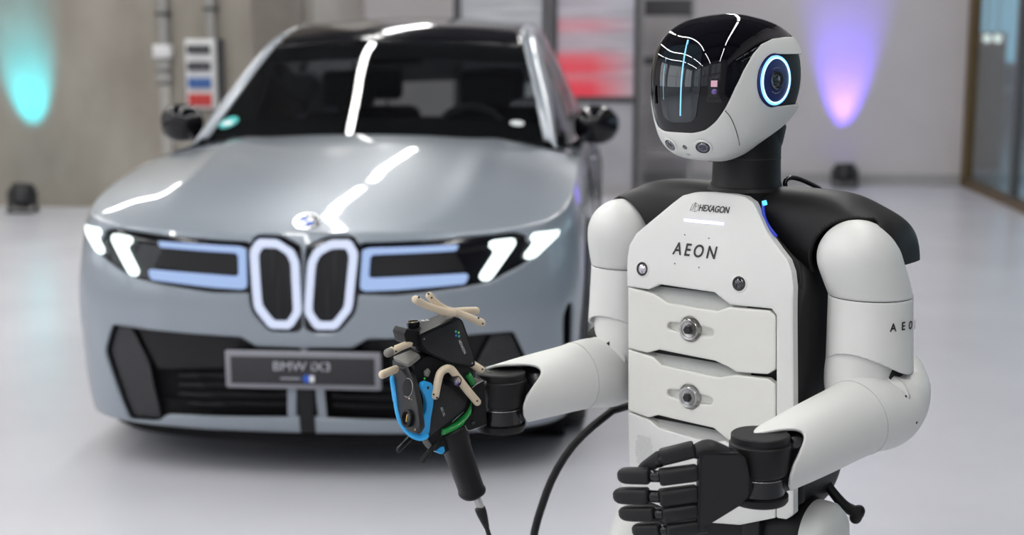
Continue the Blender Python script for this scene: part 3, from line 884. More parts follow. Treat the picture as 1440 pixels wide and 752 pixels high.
# wheels
for sd in (1, -1):
    for b0 in (AX1, AX2):
        wh = empty('wheel'); wh.parent = CAR
        M = axis_frame((sd * .815, b0, .37), (sd, 0, 0))
        lathe('tyre', [(.255, -.115), (.30, -.125), (.345, -.12), (.366, -.10), (.37, -.06), (.37, .06), (.366, .10), (.345, .12), (.30, .125), (.255, .115)], 'tyre', wh, M=M, n=56, closed=True)
        lathe('rim', [(.255, -.11), (.262, -.1), (.255, .1), (.262, .112), (.24, .105), (.23, .07), (.225, -.1)], 'rim', wh, M=M, n=48, closed=True)
        lathe('hub', [(0, .06), (.05, .075), (.065, .06), (.07, -.05), (0, -.05)], 'rim', wh, M=M, n=24)
        lathe('brake_disc', [(.0, .0), (.17, .0), (.17, -.02), (0, -.02)], 'rim', wh, M=M, n=32)
        for k in range(5):
            th = 2 * math.pi * k / 5
            Ms = M @ Matrix.Rotation(th, 4, 'Z')
            box('spoke', (.05, -.03, .04), (.24, .03, .085), 'rim', wh, .01, M=Ms)
        # wheel well liner
    for b0 in (AX1, AX2):
        prof = [(.41, -.16), (.41, .08)]
        M = axis_frame((sd * .80, b0, .37), (sd, 0, 0))
        lathe('wheel_well', [(0, -.18), (.43, -.18), (.43, .06)], 'matt_black', CAR, M=M, n=40)
# underfloor
bm = bmesh.new()
uf = [(x * .93, b) for x, b in half[::8]] ; uf = uf + [(-x, b) for x, b in uf[::-1]]
uf = [(x, min(max(b, .10), 4.70)) for x, b in uf]
prism('underbody', [(x * .80, b) for x, b in uf], .10, 'matt_black', CAR, M=Matrix.Translation((0, 0, .165)))
spl = [(x, b) for x, b in vcr([(-.86, .52), (-.80, .33), (-.60, .15), (-.3, .07), (0, .05), (.3, .07), (.60, .15), (.80, .33), (.86, .52)], 40)]
prism('front_splitter', spl, .03, 'matt_black', CAR, M=Matrix.Translation((0, 0, .130)))
# licence plate with the model lettering
pc = car_pt(425, 518)
PM = frame((0, pc.y - .022, pc.z), (1, 0, 0), (0, -.02, 1))
plate = box('licence_plate', (-.268, -.066, -.010), (.268, .066, .010), 'plate_frame', CAR, .008, M=PM)
box('plate_face', (-.247, -.048, .008), (.247, .047, .0125), 'plate_face', plate, .002, M=PM)
text_mesh('plate_lettering', 'BMW iX3', .044, 'plate_text', plate, PM @ Matrix.Translation((-.002, .014, .0135)), world=False, sx=1.12)
for k in range(8):
    box('plate_mark', (-.075 + .0085 * k, -.030, .0125), (-.069 + .0085 * k, -.024, .0135), 'plate_text', plate, M=PM)
lathe('plate_emblem', [(0, .0135), (.014, .0135), (.014, .0125)], 'emblem_blue', plate, M=PM @ Matrix.Translation((.015, -.027, 0)), n=20)
box('plate_stripe', (.024, -.038, .0125), (.040, -.016, .0138), 'emblem_white', plate, M=PM)
# hood roundel
hp = car_pt(432, 314, hood_bvh) or Vector((0, .12, .88))
M = frame(hp + Vector((0, -.003, .004)), (1, 0, 0), (0, .85, .5))
em = lathe('roundel', [(0, .004), (.041, .004), (.041, -.004)], 'gloss_black', CAR, M=M, n=32)
lathe('roundel_ring', [(.039, .003), (.039, .006), (.042, .006), (.042, .003)], 'chrome', em, M=M, n=32, closed=True)
for k in range(4):
    pts = [(0, 0)] + [(.027 * math.cos(a), .027 * math.sin(a)) for a in np.linspace(k * math.pi / 2, (k + 1) * math.pi / 2, 9)]
    prism('roundel_quadrant', pts, .0015, 'emblem_blue' if k % 2 else 'emblem_white', em, M=M @ Matrix.Translation((0, 0, .004)))
# windscreen stickers
wg = span(railI, 0, kt, (.17, .10), zb=(.025, .03))
wbvh = BVHTree.FromPolygons([tuple(p) for p in wg.reshape(-1, 3)], grid_faces(*wg.shape[:2]))
def sticker(px, py, r, m, asp=1.0):
    d = (CMI.to_3x3() @ ray(px, py)).normalized()
    h, nrm, _, _ = wbvh.ray_cast(CO, d)
    if h is None: return
    if nrm.y > 0: nrm = -nrm
    M = axis_frame(h + nrm * .003, nrm)
    lathe('windscreen_sticker', [(0, .0008), (r, .0008), (r, 0)], m, CAR, M=M @ Matrix.Diagonal((asp, 1, 1, 1)), n=24)
    return M
Ms = sticker(322, 173, .046, 'sticker_teal')
if Ms: lathe('windscreen_sticker', [(0, .002), (.03, .002), (.03, .0012)], 'sticker_white', CAR, M=Ms @ Matrix.Translation((0, -.006, 0)) @ Matrix.Diagonal((1, .55, 1, 1)), n=20)
sticker(727, 174, .020, 'sticker_white', 1.6)
# cabin interior: dashboard, steering wheel, seats, mirror
tube('dashboard', [(-.70, 1.66, .98), (-.3, 1.58, 1.0), (0, 1.56, 1.0), (.3, 1.58, 1.0), (.70, 1.66, .98)], [(.26, .10)] * 5, 'interior', CAR, n=20, res=16)
stw = lathe('steering_wheel', [(.165 + .016 * math.cos(a), .016 * math.sin(a)) for a in np.linspace(0, 2 * math.pi, 13)[:-1]], 'interior_pale', CAR, M=axis_frame((.36, 1.98, 1.06), (0, .9, .42)), n=40, closed=True, smooth=True)
box('wheel_spoke', (-.15, -.02, -.01), (.15, .02, .01), 'interior_pale', stw, .005, M=axis_frame((.36, 1.98, 1.06), (0, .9, .42)))
for sx in (-.36, .36):
    for b0 in (2.55, 3.45):
        st = empty('seat'); st.parent = CAR
        box('backrest', (sx - .25, b0, .50), (sx + .25, b0 + .16, 1.14), 'interior', st, .06)
        box('headrest', (sx - .14, b0 + .05, 1.17), (sx + .14, b0 + .15, 1.36), 'interior_pale', st, .04)
        box('cushion', (sx - .26, b0 - .45, .36), (sx + .26, b0 + .02, .55), 'interior', st, .06)
        for q in (-.05, .05): box('headrest_rod', (sx + q - .006, b0 + .09, 1.12), (sx + q + .006, b0 + .102, 1.2), 'chrome', st)
box('rear_view_mirror', (-.12, 1.98, 1.40), (.12, 2.01, 1.46), 'interior', CAR, .012)
box('cabin_floor', (-.76, 1.3, .28), (.76, 4.5, .33), 'interior', CAR)
box('cabin_rear', (-.70, 4.0, .3), (.70, 4.04, 1.05), 'interior', CAR)
box('firewall', (-.72, 1.32, .3), (.72, 1.36, 1.00), 'matt_black', CAR)
# ================================================================== the robot
mat('shell_white', (0.64, 0.645, 0.625), 0.42, noise=0.012, nscale=30, coat=0.05)
mat('drawer_white', (0.66, 0.655, 0.62), 0.45, noise=0.012, nscale=30)
mat('recess_grey', (0.40, 0.41, 0.40), 0.5, noise=0.03)
mat('robot_black', (0.0050, 0.0050, 0.0058), 0.50, spec=0.3, noise=0.1, nscale=60, bump=0.06, bscale=900)
mat('robot_gloss', (0.006, 0.006, 0.008), 0.22, noise=0.05)
mat('hand_black', (0.0085, 0.0085, 0.0100), 0.48, spec=0.35, noise=0.12, nscale=80, bump=0.08, bscale=1200)
mat('visor_black', (0.002, 0.002, 0.004), 0.03, spec=0.42)
mat('visor_window', (0.006, 0.011, 0.016), 0.03, spec=0.75)
mat('print_black', (0.010, 0.010, 0.012), 0.5)
mat('print_grey', (0.12, 0.12, 0.125), 0.5)
mat('seam_dark', (0.02, 0.02, 0.02), 0.7)
mat('steel', (0.45, 0.44, 0.43), 0.25, metal=0.9)
mat('clear_knob', (0.42, 0.42, 0.42), 0.15, metal=0.4)
mat('lens_glass', (0.01, 0.01, 0.016), 0.05, coat=1.0)
mat('lens_silver', (0.55, 0.52, 0.56), 0.12, metal=0.7)
mat('navy_disc', (0.006, 0.012, 0.11), 0.35, noise=0.05)
emitter('ring_blue', (0.12, 0.38, 1.0), 5.0)
emitter('ring_white', (0.55, 0.80, 1.0), 3.2)
emitter('strip_cyan', (0.25, 0.72, 1.0), 2.2)
emitter('bar_white_blue', (0.55, 0.55, 1.0), 4.0)
emitter('gap_blue', (0.01, 0.06, 1.0), 0.8)
emitter('gap_cyan', (0.10, 0.62, 1.0), 3.0)
mat('sensor_pink', (0.80, 0.45, 0.56), 0.3)
mat('lens_violet', (0.10, 0.05, 0.25), 0.08, coat=1.0)

YAW = math.radians(40)
N_ = Vector((-math.sin(YAW), -math.cos(YAW), 0)); U_ = Vector((math.cos(YAW), -math.sin(YAW), 0)); ZV = Vector((0, 0, 1))
FP = at(1000, 460, 2.27); FP.z = 0
def TP(u, d, z): return FP + U_ * u + N_ * d + ZV * z      # torso frame -> world
ROB = tag(empty('humanoid_robot', TP(0, -.1, 0)), 'white and black humanoid robot with glossy black visor and drawers in its chest', 'robot')
def rp(name): 
    o = empty(name); o.parent = ROB; o.matrix_parent_inverse = pinv(ROB)
    return o
Z1 = 1.06
def dF(u, z):
    return -0.22 * (np.asarray(u) + .006) ** 2 - 0.95 * np.maximum(0, np.asarray(z) - Z1) ** 2
def fr(px, py, off=0.0):                 # pixel -> (u, z) on the curved chest surface
    d = ray(px, py)
    lo, hi = 1.6, 3.4
    def val(t):
        p = CAMP + d * t; r = p - FP
        return r.dot(N_) - float(dF(r.dot(U_), p.z)) - off
    for _ in range(60):
        m = (lo + hi) / 2
        if val(m) > 0: lo = m
        else: hi = m
    p = CAMP + d * lo
    return ((p - FP).dot(U_), p.z)
def chest_world(u, z, off=0.0): return TP(u, float(dF(u, z)) + off, z)
def chest_frame(px, py, off=0.0):
    u, z = fr(px, py)
    e = 1e-3
    a = chest_world(u + e, z) - chest_world(u - e, z); b = chest_world(u, z + e) - chest_world(u, z - e)
    M = frame(chest_world(u, z), a, b)
    return M @ Matrix.Translation((0, 0, off))
def front_piece(name, pix, m, parent, off=0.0, thick=.012, holes=(), rnd=0.0, step=.0022, shrink=0.0):
    poly = [fr(*p) for p in pix]
    if rnd: poly = round_poly(poly, rnd)
    P = np.array(poly); lo, hi = P.min(0) - .004, P.max(0) + .004
    us = np.arange(lo[0], hi[0] + step, step); zs = np.arange(lo[1], hi[1] + step, step)
    UU, ZZ = np.meshgrid(us, zs, indexing='ij')
    g = poly_sd(np.stack([UU.ravel(), ZZ.ravel()], 1), poly) - shrink
    for h in holes: g = np.minimum(g, -poly_sd(np.stack([UU.ravel(), ZZ.ravel()], 1), h))
    G = np.zeros(UU.shape + (3,))
    G[..., 0], G[..., 1] = UU, ZZ
    v, f = clip_grid(G, g.reshape(UU.shape))
    V2 = np.array(v)[:, :2]
    sd = poly_sd(V2, poly) - shrink
    for h in holes: sd = np.minimum(sd, -poly_sd(V2, h))
    sd = np.clip(sd, 0, .0024)
    dep = dF(V2[:, 0], V2[:, 1]) + off - (.0024 - sd) ** 2 / .0024 * .45          # softly rounded rim
    pts = [TP(float(u), float(d), float(z)) for (u, z), d in zip(V2, dep)]
    # rim going back from every open edge
    cnt = {}
    for q in f:
        for a, b in zip(q, q[1:] + q[:1]):
            cnt[(min(a, b), max(a, b))] = cnt.get((min(a, b), max(a, b)), 0) + 1
    back = {}
    for (a, b), c in cnt.items():
        if c == 1:
            for k in (a, b):
                if k not in back:
                    back[k] = len(pts); pts.append(pts[k] - N_ * thick)
    for (a, b), c in list(cnt.items()):
        if c == 1: f.append((a, b, back[b], back[a]))
    bm = bmesh.new(); bv = [bm.verts.new(p) for p in pts]
    for q in f:
        try: bm.faces.new([bv[k] for k in q])
        except ValueError: pass
    bmesh.ops.remove_doubles(bm, verts=bm.verts, dist=1e-6)
    return from_bm(name, bm, m, parent, True, 'auto')
# ---- torso
torso = rp('torso')
Lx, Rx = 882, 1121
chest_top = [(882, 402), (882, 362), (885, 345), (895, 328), (925, 303), (948, 284), (960, 275), (975, 271), (1000, 270.5), (1030, 273), (1048, 277), (1059, 285), (1067, 302), (1079, 328), (1094, 349), (1107, 366), (1113, 383), (1115.5, 405)]
frame_r = [(1115.5, 560), (1115.5, 722), (1106, 730), (1092, 728), (1092, 443), (1085, 434)]
chest_bot = [(1060, 431.5), (1026, 428), (1018, 422), (1005, 411), (928, 399.5), (912, 407)]
cp = front_piece('chest_plate', chest_top + frame_r + chest_bot, 'shell_white', torso, thick=.015)
def knob_hole(px, py, r=.0225, wing=.050):
    u, z = fr(px, py)
    pts = []
    wr = .0072
    for k in range(48):
        a = 2 * math.pi * k / 48
        x, y = r * math.cos(a), r * math.sin(a)
        if abs(y) < wr and x != 0: continue
        pts.append((a, x, y))
    right = [(wing * .80 + wr * math.cos(a), wr * math.sin(a)) for a in np.linspace(-math.pi / 2, math.pi / 2, 9)]
    left = [(-x, -y) for x, y in right]
    top = [(x, y) for a, x, y in pts if 0 < a < math.pi]; bot = [(x, y) for a, x, y in pts if a > math.pi]
    return [(u + x, z + y) for x, y in right + top + left + bot]
k1, k2 = (970, 463), (969, 558)
h1, h2 = knob_hole(*k1), knob_hole(*k2)
drawer1 = [(883, 404), (912, 411), (920, 413.5), (938, 426), (1007, 438), (1025, 432), (1060, 435), (1082, 437), (1090, 444), (1090, 519), (1079, 526), (1035, 523), (1024, 516), (1005, 507), (927, 491.5), (909, 496), (883, 489)]
drawer2 = [(883, 492), (909, 499.5), (918, 502), (930, 514), (1010, 531), (1034, 527.5), (1079, 532.5), (1090, 541), (1090, 622), (1078, 630), (1035, 625), (1020, 616), (1003, 601.5), (925, 583.5), (912, 587), (883, 577)]
lower = [(883, 579.5), (912, 590), (927, 602), (999, 623), (1019, 620), (1035, 629), (1090, 634), (1090, 728), (1040, 738), (1000, 735), (940, 716), (896, 698), (886, 680)]
d1 = front_piece('drawer', drawer1, 'drawer_white', torso, holes=[h1], off=-.0005)
d2 = front_piece('drawer', drawer2, 'drawer_white', torso, holes=[h2], off=-.0005)
front_piece('lower_panel', lower, 'shell_white', torso, thick=.020)
# recesses behind the hand grips and the knobs
for i, pix in enumerate(([(905, 398), (1035, 408), (1045, 444), (905, 420)], [(900, 484), (1040, 508), (1050, 540), (900, 510)], [(900, 575), (1040, 604), (1050, 640), (900, 602)])):
    P = [fr(*p) for p in pix]
    u0, u1 = min(p[0] for p in P), max(p[0] for p in P); z0, z1 = min(p[1] for p in P), max(p[1] for p in P)
    V = []
    n = 14
    for k in range(n + 1):
        u = u0 + (u1 - u0) * k / n
        for z, dd in ((z0, -.007), (z0 + (z1 - z0) * .55, -.016), (z1 - .012, -.030), (z1, -.030)):
            V.append(chest_world(u, z, dd))
    mesh('grip_recess', V, grid_faces(n + 1, 4), 'recess_grey', torso, True)
for (px, py), dr, mt in ((k1, d1, 'steel'), (k2, d2, 'clear_knob')):
    M = chest_frame(px, py)
    rec = box('knob_recess', (-.055, -.026, -.017), (.055, .026, -.0105), 'drawer_white', dr, M=M, world=True)
    kb = lathe('knob', [(0, .002), (.010, .0035), (.0172, .005), (.0182, .004), (.0182, -.011), (0, -.011)], mt, dr, M=M, n=32, world=True)
    lathe('knob_core', [(0, .0105), (.0062, .0105), (.0078, .0085), (.0078, 0)], 'print_black', kb, M=M, n=6, world=True)
    for s_ in (-1, 1):
        lathe('knob_washer', [(.0135, .0045), (.0135, .0049), (.0140, .0049), (.0140, .0045)], 'seam_dark', kb, M=M, n=24, world=True, closed=True) if s_ > 0 else None
# dark liner behind the seams
lin = [(884, 350), (900, 330), (965, 280), (1045, 284), (1075, 335), (1110, 375), (1116, 420), (1116, 715), (1040, 730), (945, 712), (892, 690), (884, 560)]
front_piece('seam_liner', lin, 'seam_dark', torso, off=-.034, thick=.004, step=.006)
# black back shell
secs = [(.700, .130, .070, -.115, 4), (.73, .152, .088, -.118, 6), (.80, .162, .098, -.120, 9), (.95, .1655, .100, -.122, 9), (1.06, .1655, .100, -.122, 9), (1.12, .160, .092, -.130, 7), (1.17, .133, .080, -.140, 5), (1.215, .100, .062, -.150, 3.2), (1.245, .078, .052, -.150, 2.8), (1.256, .05, .040, -.150, 2.4)]
sq = vcr(secs, 60)
rings = []
for z, hw, hd, dc, pw in sq:
    ring = []
    for k in range(72):
        a = 2 * math.pi * k / 72; c, s = math.cos(a), math.sin(a); e = 2 / pw
        ring.append(TP(-.006 + hw * math.copysign(abs(c) ** e, c), dc + hd * math.copysign(abs(s) ** e, s), z))
    rings.append(ring)
rings_mesh('back_shell', rings, 'robot_black', torso, True)
# white cheeks that wrap the chest plate edges back to the shell
# lettering, lamps and lenses on the chest
def tmap(px, py, off):
    u0, z0 = fr(px, py)
    return lambda p: chest_world(u0 + p.x, z0 + p.y, off + p.z)
text_mesh('chest_lettering', 'AEON', .0295, 'print_black', torso, None, True, .0003, 1.42, .86, tmap(976.5, 353, .0008), .016, .16)
text_mesh('maker_lettering', 'HEXAGON', .0150, 'print_black', torso, None, True, .0003, 1.0, .80, tmap(1004, 294, .0008), .018, .14)
# angular outline logo beside the maker lettering
uu0, zz0 = fr(977, 291)
lg = [(-.0085, -.006), (-.0055, .004), (.0005, .0085), (.0015, -.0085), (-.0085, -.006), (-.0035, -.004), (.0005, .0085)]
lg2 = [(.0015, -.0085), (.008, -.005), (.0085, .004), (.0025, .0075), (.0025, 0), (.0085, .004)]
for L_ in (lg, lg2):
    tube('maker_logo', [chest_world(uu0 + x * .95, zz0 + y * .95, .0006) for x, y in L_], .00030, 'print_black', torso, n=6, world=True)
a, b = fr(962.5, 308.5), fr(1018, 315.5)
zc = (a[1] + b[1]) / 2
path = [chest_world(a[0] + (b[0] - a[0]) * k / 8, zc, .0005) for k in range(9)]
tube('light_bar', path, [(.0012, .0026)] * 9, 'bar_white_blue', torso, n=10, world=True, up=(0, 0, 1))
for px, py in ((963, 330), (997, 335), (949, 370.5), (983, 376)):
    lathe('microphone_hole', [(0, .0006), (.0012, .0006), (.0012, 0)], 'seam_dark', torso, M=chest_frame(px, py), n=10, world=True)
for px, py, mt in ((903.5, 378, 'lens_silver'), (1039.5, 398.5, 'lens_glass')):
    M = chest_frame(px, py)
    cm = lathe('chest_camera', [(.0085, .0012), (.0105, .0022), (.0122, .0014), (.0126, 0), (.0085, -.004)], 'print_black', torso, M=M, n=36, world=True, closed=True)
    lathe('bezel', [(.0122, .0012), (.0148, .0006), (.0152, 0), (.0122, -.001)], 'shell_white', cm, M=M, n=36, world=True, closed=True)
    lathe('lens', [(0, .0035), (.005, .0028), (.0088, .0008)], mt, cm, M=M, n=32, world=True, smooth=True)
# speaker dots
bm = bmesh.new()
u0, z0 = fr(905.5, 633)
for r in range(17):
    for c in range(12):
        x = (c - 5.5 + .5 * (r % 2)) * .0036; y = (r - 8) * .0031
        if abs(x) < .0185 - .28 * max(0, abs(y) - .010) and abs(y) < .026 and not (x > .006 and y < -.012):
            lathe_bm([(0, .0004), (.00062, .0004), (.00062, 0)], 6, frame(chest_world(u0 + x, z0 + y, .0002), U_, ZV), bm)
o = from_bm('speaker_holes', bm, 'seam_dark', torso, True, False); o['kind'] = 'stuff'
# drawer thin print lines
# ---- shoulders, yoke
YC = (-.006)
def SH(sd, du=0.0, dd=0.0, dz=0.0): return TP(YC + sd * .240 + sd * du, -.105 + dd, 1.153 + dz)
yoke = rp('shoulder_yoke')
nth = 96
path = [(-.2925, 1.139, .006, .010), (-.291, 1.140, .036, .032), (-.286, 1.142, .058, .053), (-.270, 1.146, .076, .072), (-.235, 1.152, .084, .085), (-.18, 1.176, .080, .080), (-.10, 1.192, .070, .068), (0, 1.198, .064, .058)]
yp = vcr(path, 70); yp = np.concatenate([yp, (yp * np.array([-1, 1, 1, 1]))[::-1][1:]], 0)
GY = np.zeros((len(yp), nth + 1, 3)); gy = np.zeros((len(yp), nth + 1))
for i, (u, z, rd, rz) in enumerate(yp):
    for k in range(nth + 1):
        a = 2 * math.pi * k / nth
        c, s = math.cos(a), math.sin(a); e = 2 / 2.5
        dd = -.128 + rd * math.copysign(abs(c) ** e, c); zz = z + rz * math.copysign(abs(s) ** e, s)
        GY[i, k] = TP(YC + u, dd, zz)
        front = dd + .105                # ahead of the arm axis
        arch_ = (1 - math.hypot((abs(u) - .232) / (.078 if abs(u) < .232 else .2), max(0, zz - 1.145) / .080)) * .07
        g1 = min(arch_, (.9 * front - (abs(u) - .240)) * .74)      # arch opening on the inner front side of the shoulder
        g1 = max(g1, min(abs(u) - .165, 1.150 - zz))
        gy[i, k] = -g1
yn = grid_normals(GY)
o = clip_mesh('yoke_shell', GY, gy, 'robot_black', yoke, True, thick=.008, weld=True, flip=float(yn[70, nth // 4] @ np.array((0, 0, 1.))) < 0)
# small screws and glowing gap at the neck base
for px, py, Y in ((1088, 283, 2.24), (933, 268, 2.42)):
    pass
lathe('collar', [(.060, 1.230), (.064, 1.245), (.066, 1.252), (.063, 1.258), (.058, 1.259)], 'robot_black', yoke, M=Matrix.Translation(TP(YC, -.112, 0)), n=48, world=True)
tube('glow_gap', [at(px, py, Y) for px, py, Y in ((1073, 286, 2.262), (1073.5, 296, 2.255), (1076, 308, 2.25), (1083, 321, 2.24), (1092, 332, 2.23))], .0026, 'gap_blue', yoke, n=10, res=16, world=True)
tube('glow_tip', [at(1072.5, 286, 2.238), at(1078, 284.5, 2.236)], .0042, 'gap_cyan', yoke, n=10, world=True)
# ---- arms
def ring_frame_tube(name, pts, m, parent, n=48, power=2.0, caps=(True, True)):
    """pts: (x, y, z, r)"""
    q = vcr([tuple(p) for p in pts], 60)
    return rings_mesh(name, sweep([p[:3] for p in q], [float(p[3]) for p in q], n, up=(.3, .9, 0)), m, parent, True, caps)
_lp = np.array([(-180, .015), (-135, -.020), (-110, -.058), (-85, -.056), (-62, -.036), (-35, -.015), (-12, -.010), (8, -.018), (26, -.040), (42, -.062), (55, -.062), (68, -.045), (80, -.020), (95, -.002), (135, .015), (180, .015)])
_lx = np.linspace(-180, 180, 721)
_ly = np.convolve(np.pad(np.interp(_lx, _lp[:, 0], _lp[:, 1]), 14, mode='wrap'), np.ones(29) / 29, 'valid')
def LIP(phi): return np.interp(phi, _lx, _ly)      # how far the open sleeve reaches past the wrist, by angle
def make_arm(sd, elbow, wrist):
    arm = rp('arm')
    C = SH(sd)
    # shoulder cap: capsule top down to the seam
    axis = [(.010, .034, .0690, .002), (.010, .034, .0665, .018), (.010, .033, .058, .036), (.010, .031, .043, .0525), (.010, .028, .022, .0640), (.009, .022, -.002, .0685), (.004, .010, -.032, .0685), (0, 0, -.0555, .0672)]
    R_ = vcr(axis, 40)
    rings = []
    for x, y, z, r in R_:
        rings.append([C + U_ * (r * math.cos(a) - sd * x) + N_ * (r * math.sin(a) + y) + ZV * z for a in np.linspace(0, 2 * math.pi, 57)[:-1]])
    rings_mesh('shoulder_cap', rings, 'shell_white', arm, True, (True, True))
    rings = [[C + U_ * (r * math.cos(a)) + N_ * (r * math.sin(a)) + ZV * z for a in np.linspace(0, 2 * math.pi, 57)[:-1]] for r, z in ((.0655, -.052), (.0655, -.060))]
    rings_mesh('seam_ring', rings, 'seam_dark', arm, True)
    # upper arm shell with a lower edge cut away on the inner front side
    zs = np.linspace(-.0572, -.205, 50)
    ths = np.linspace(0, 2 * math.pi, 97)
    G = np.zeros((50, 97, 3)); g = np.zeros((50, 97))
    low = C + Vector((0, 0, -.205))
    for i, z in enumerate(zs):
        f = (z + .0572) / (-.205 + .0572)
        r = .0672 + .0035 * f
        cen = C + ZV * z + U_ * (sd * .004 * f)
        for k, a in enumerate(ths):
            G[i, k] = cen + U_ * (r * math.cos(a)) + N_ * (r * math.sin(a))
            cut = -.177 + .034 * max(0, math.sin(a)) ** 1.6       # the lower rim arches up in front
            g[i, k] = z - cut
    ua = clip_mesh('upper_arm', G, g, 'shell_white', arm, True, thick=.004, weld=True, flip=True)
    un = grid_normals(G); fl = float(un[20, 10] @ (G[20, 10] - np.array(C + ZV * float(zs[20])))) < 0
    if not fl:
        ua.data.flip_normals()
    # inner core seen where the shell is cut away
    ic = [(*(C + ZV * -.10), .060), (*(C + ZV * -.14 + U_ * (-sd * .002)), .062), (*(C + ZV * -.19 - U_ * (sd * .006) + N_ * .004), .062), (*(C + ZV * -.225 - U_ * (sd * .008) + N_ * .008), .055), (*(C + ZV * -.245 - U_ * (sd * .008) + N_ * .01), .040), (*(C + ZV * -.250 - U_ * (sd * .008) + N_ * .01), .012)]
    ring_frame_tube('elbow_bracket', ic, 'shell_white', arm)
    # forearm: rounded elbow end, tube towards the wrist, open slanted end
    ax = (wrist - elbow); L_ = ax.length; ax.normalize()
    bk = ZV * .35 - ax * .94
    ctl = [(elbow + ZV * .066 - ax * .020, .004), (elbow + ZV * .062 - ax * .024, .022), (elbow + ZV * .050 - ax * .030, .042), (elbow + ZV * .024 - ax * .022, .060), (elbow - ZV * .004 + ax * .008, .066), (elbow + ax * .06, .0635), (elbow + ax * .11, .0605), (elbow + ax * .18, .0585), (elbow + ax * .24, .056), (elbow + ax * .34, .050)]
    q = vcr([(*p, r) for p, r in ctl], 180)
    rg = sweep([p[:3] for p in q], [float(p[3]) for p in q], 120, up=(.1, .2, 1))
    G = np.array([[list(v) for v in r] + [list(r[0])] for r in rg])
    g = np.zeros(G.shape[:2])
    side = ax.cross(ZV).normalized()
    if side.y > 0: side = -side                      # towards the viewer
    for i in range(G.shape[0]):
        for k in range(G.shape[1]):
            v = Vector(G[i, k]) - elbow
            s_ = v.dot(ax); near = v.dot(side) / .058; upn = (v - ax * s_).dot(ZV) / .058
            phi = math.degrees(math.atan2(upn, near))          # 0 faces the viewer, 90 is the top
            lim = L_ + float(LIP(phi))
            g[i, k] = lim - s_
    fn = grid_normals(G)
    fo = clip_mesh('forearm', G, g, 'shell_white', arm, True, thick=.005, weld=True, flip=float(fn[100, 10] @ (G[100, 10] - np.array(q[100][:3]))) < 0)
    # dark inner sleeve
    tube('forearm_sleeve', [elbow + ax * .05, elbow + ax * .16, elbow + ax * (L_ - .045)], [.052, .050, .034], 'robot_gloss', arm, n=36, world=True)
    # elbow gap
    tube('elbow_joint', [elbow + side * .032 + ZV * .050 + ax * .012, elbow - side * .032 + ZV * .050 + ax * .012], .026, 'robot_black', arm, n=28, world=True)
    # seam round the forearm and screw holes
    i0 = int(np.argmin([abs((Vector(p[:3]) - elbow).dot(ax) - .085) for p in q]))
    ringp = [Vector(v) + (Vector(v) - Vector(q[i0][:3])).normalized() * .0002 for v in rg[i0]]
    tube('forearm_seam', ringp + ringp[:1], .0006, 'recess_grey', fo, n=6, world=True)
    tree = BVHTree.FromPolygons([tuple(v) for v in G.reshape(-1, 3)], grid_faces(*G.shape[:2]))
    return arm, fo, tree, ax, side
EL, WL = at(1246, 566, 2.19), at(1068, 655, 1.985)
ER, WR = at(862, 516, 2.50), at(704, 556, 2.35)
armL, foreL, treeL, axL, sideL = make_arm(1, EL, WL)
armR, foreR, treeR, axR, sideR = make_arm(-1, ER, WR)
armL['label'] = 'bent arm with a five fingered black hand'; armR['label'] = 'arm whose wrist carries the scanner'
for px, py in ((1274, 557), (1289, 594)):
    h = treeL.ray_cast(CAMP, ray(px, py).normalized())
    if h[0]: lathe('screw_hole', [(0, .0006), (.0022, .0006), (.0022, -.001)], 'seam_dark', foreL, M=axis_frame(h[0], -h[1] if h[1].dot(ray(px, py)) > 0 else h[1]), n=14, world=True)
# arm lettering on the upper arm
C = SH(1)
def armletter(ch, px, py, size):
    d = ray(px, py); d2 = Vector((d.x, d.y, 0)); o2 = Vector((CAMP.x - C.x, CAMP.y - C.y, 0))
    r = .0692
    A_, B_, C_ = d2.dot(d2), 2 * o2.dot(d2), o2.dot(o2) - r * r
    t = (-B_ - math.sqrt(max(0, B_ * B_ - 4 * A_ * C_))) / (2 * A_)
    p = CAMP + d * t
    nrm = Vector((p.x - C.x, p.y - C.y, 0)).normalized()
    M = frame(p, ZV.cross(nrm), ZV)
    text_mesh('arm_lettering', ch, size, 'print_black', armL, M @ Matrix.Translation((0, 0, .0006)), True, .0003, sx=.9, bold=.018)
for ch, px, py in (('A', 1256, 461), ('E', 1270, 459), ('O', 1280, 457.5), ('N', 1286, 456.5)): armletter(ch, px, py, .0185)
# wrists
def wrist(W, z_top, z_bot, parent, n=48):
    M = Matrix.Translation((W.x, W.y, 0))
    r = .046
    lathe('wrist_cap', [(0, z_top), (r * .90, z_top), (r * .95, z_top - .002), (r * .95, z_top - .010)], 'robot_black', parent, M=M, n=n, world=True)
    lathe('wrist_groove', [(r * .93, z_top - .009), (r * .90, z_top - .010), (r * .90, z_top - .014)], 'seam_dark', parent, M=M, n=n, world=True)
    h = z_top - z_bot
    lathe('wrist_motor', [(r * .92, z_top - .012), (r, z_top - .015), (r * 1.01, z_top - h * .50), (r * .93, z_top - h * .56), (r * .80, z_top - h * .58)], 'robot_black', parent, M=M, n=n, world=True)
    lathe('wrist_band', [(r * .80, z_top - h * .58), (r * .80, z_top - h * .60), (r * .84, z_top - h * .605), (r * .84, z_top - h * .86), (r * .80, z_top - h * .88)], 'robot_gloss', parent, M=M, n=n, world=True)
    lathe('wrist_base', [(r * .80, z_top - h * .87), (r * .96, z_top - h * .89), (r * .96, z_bot + .004), (r * .90, z_bot), (0, z_bot)], 'robot_black', parent, M=M, n=n, world=True)
    lathe('wrist_trim', [(r * .845, z_top - h * .61), (r * .85, z_top - h * .615), (r * .845, z_top - h * .62)], 'steel', parent, M=M, n=n, world=True)
wzL = at(1067, 609, 1.985).z; wzL0 = at(1067, 704, 1.985).z
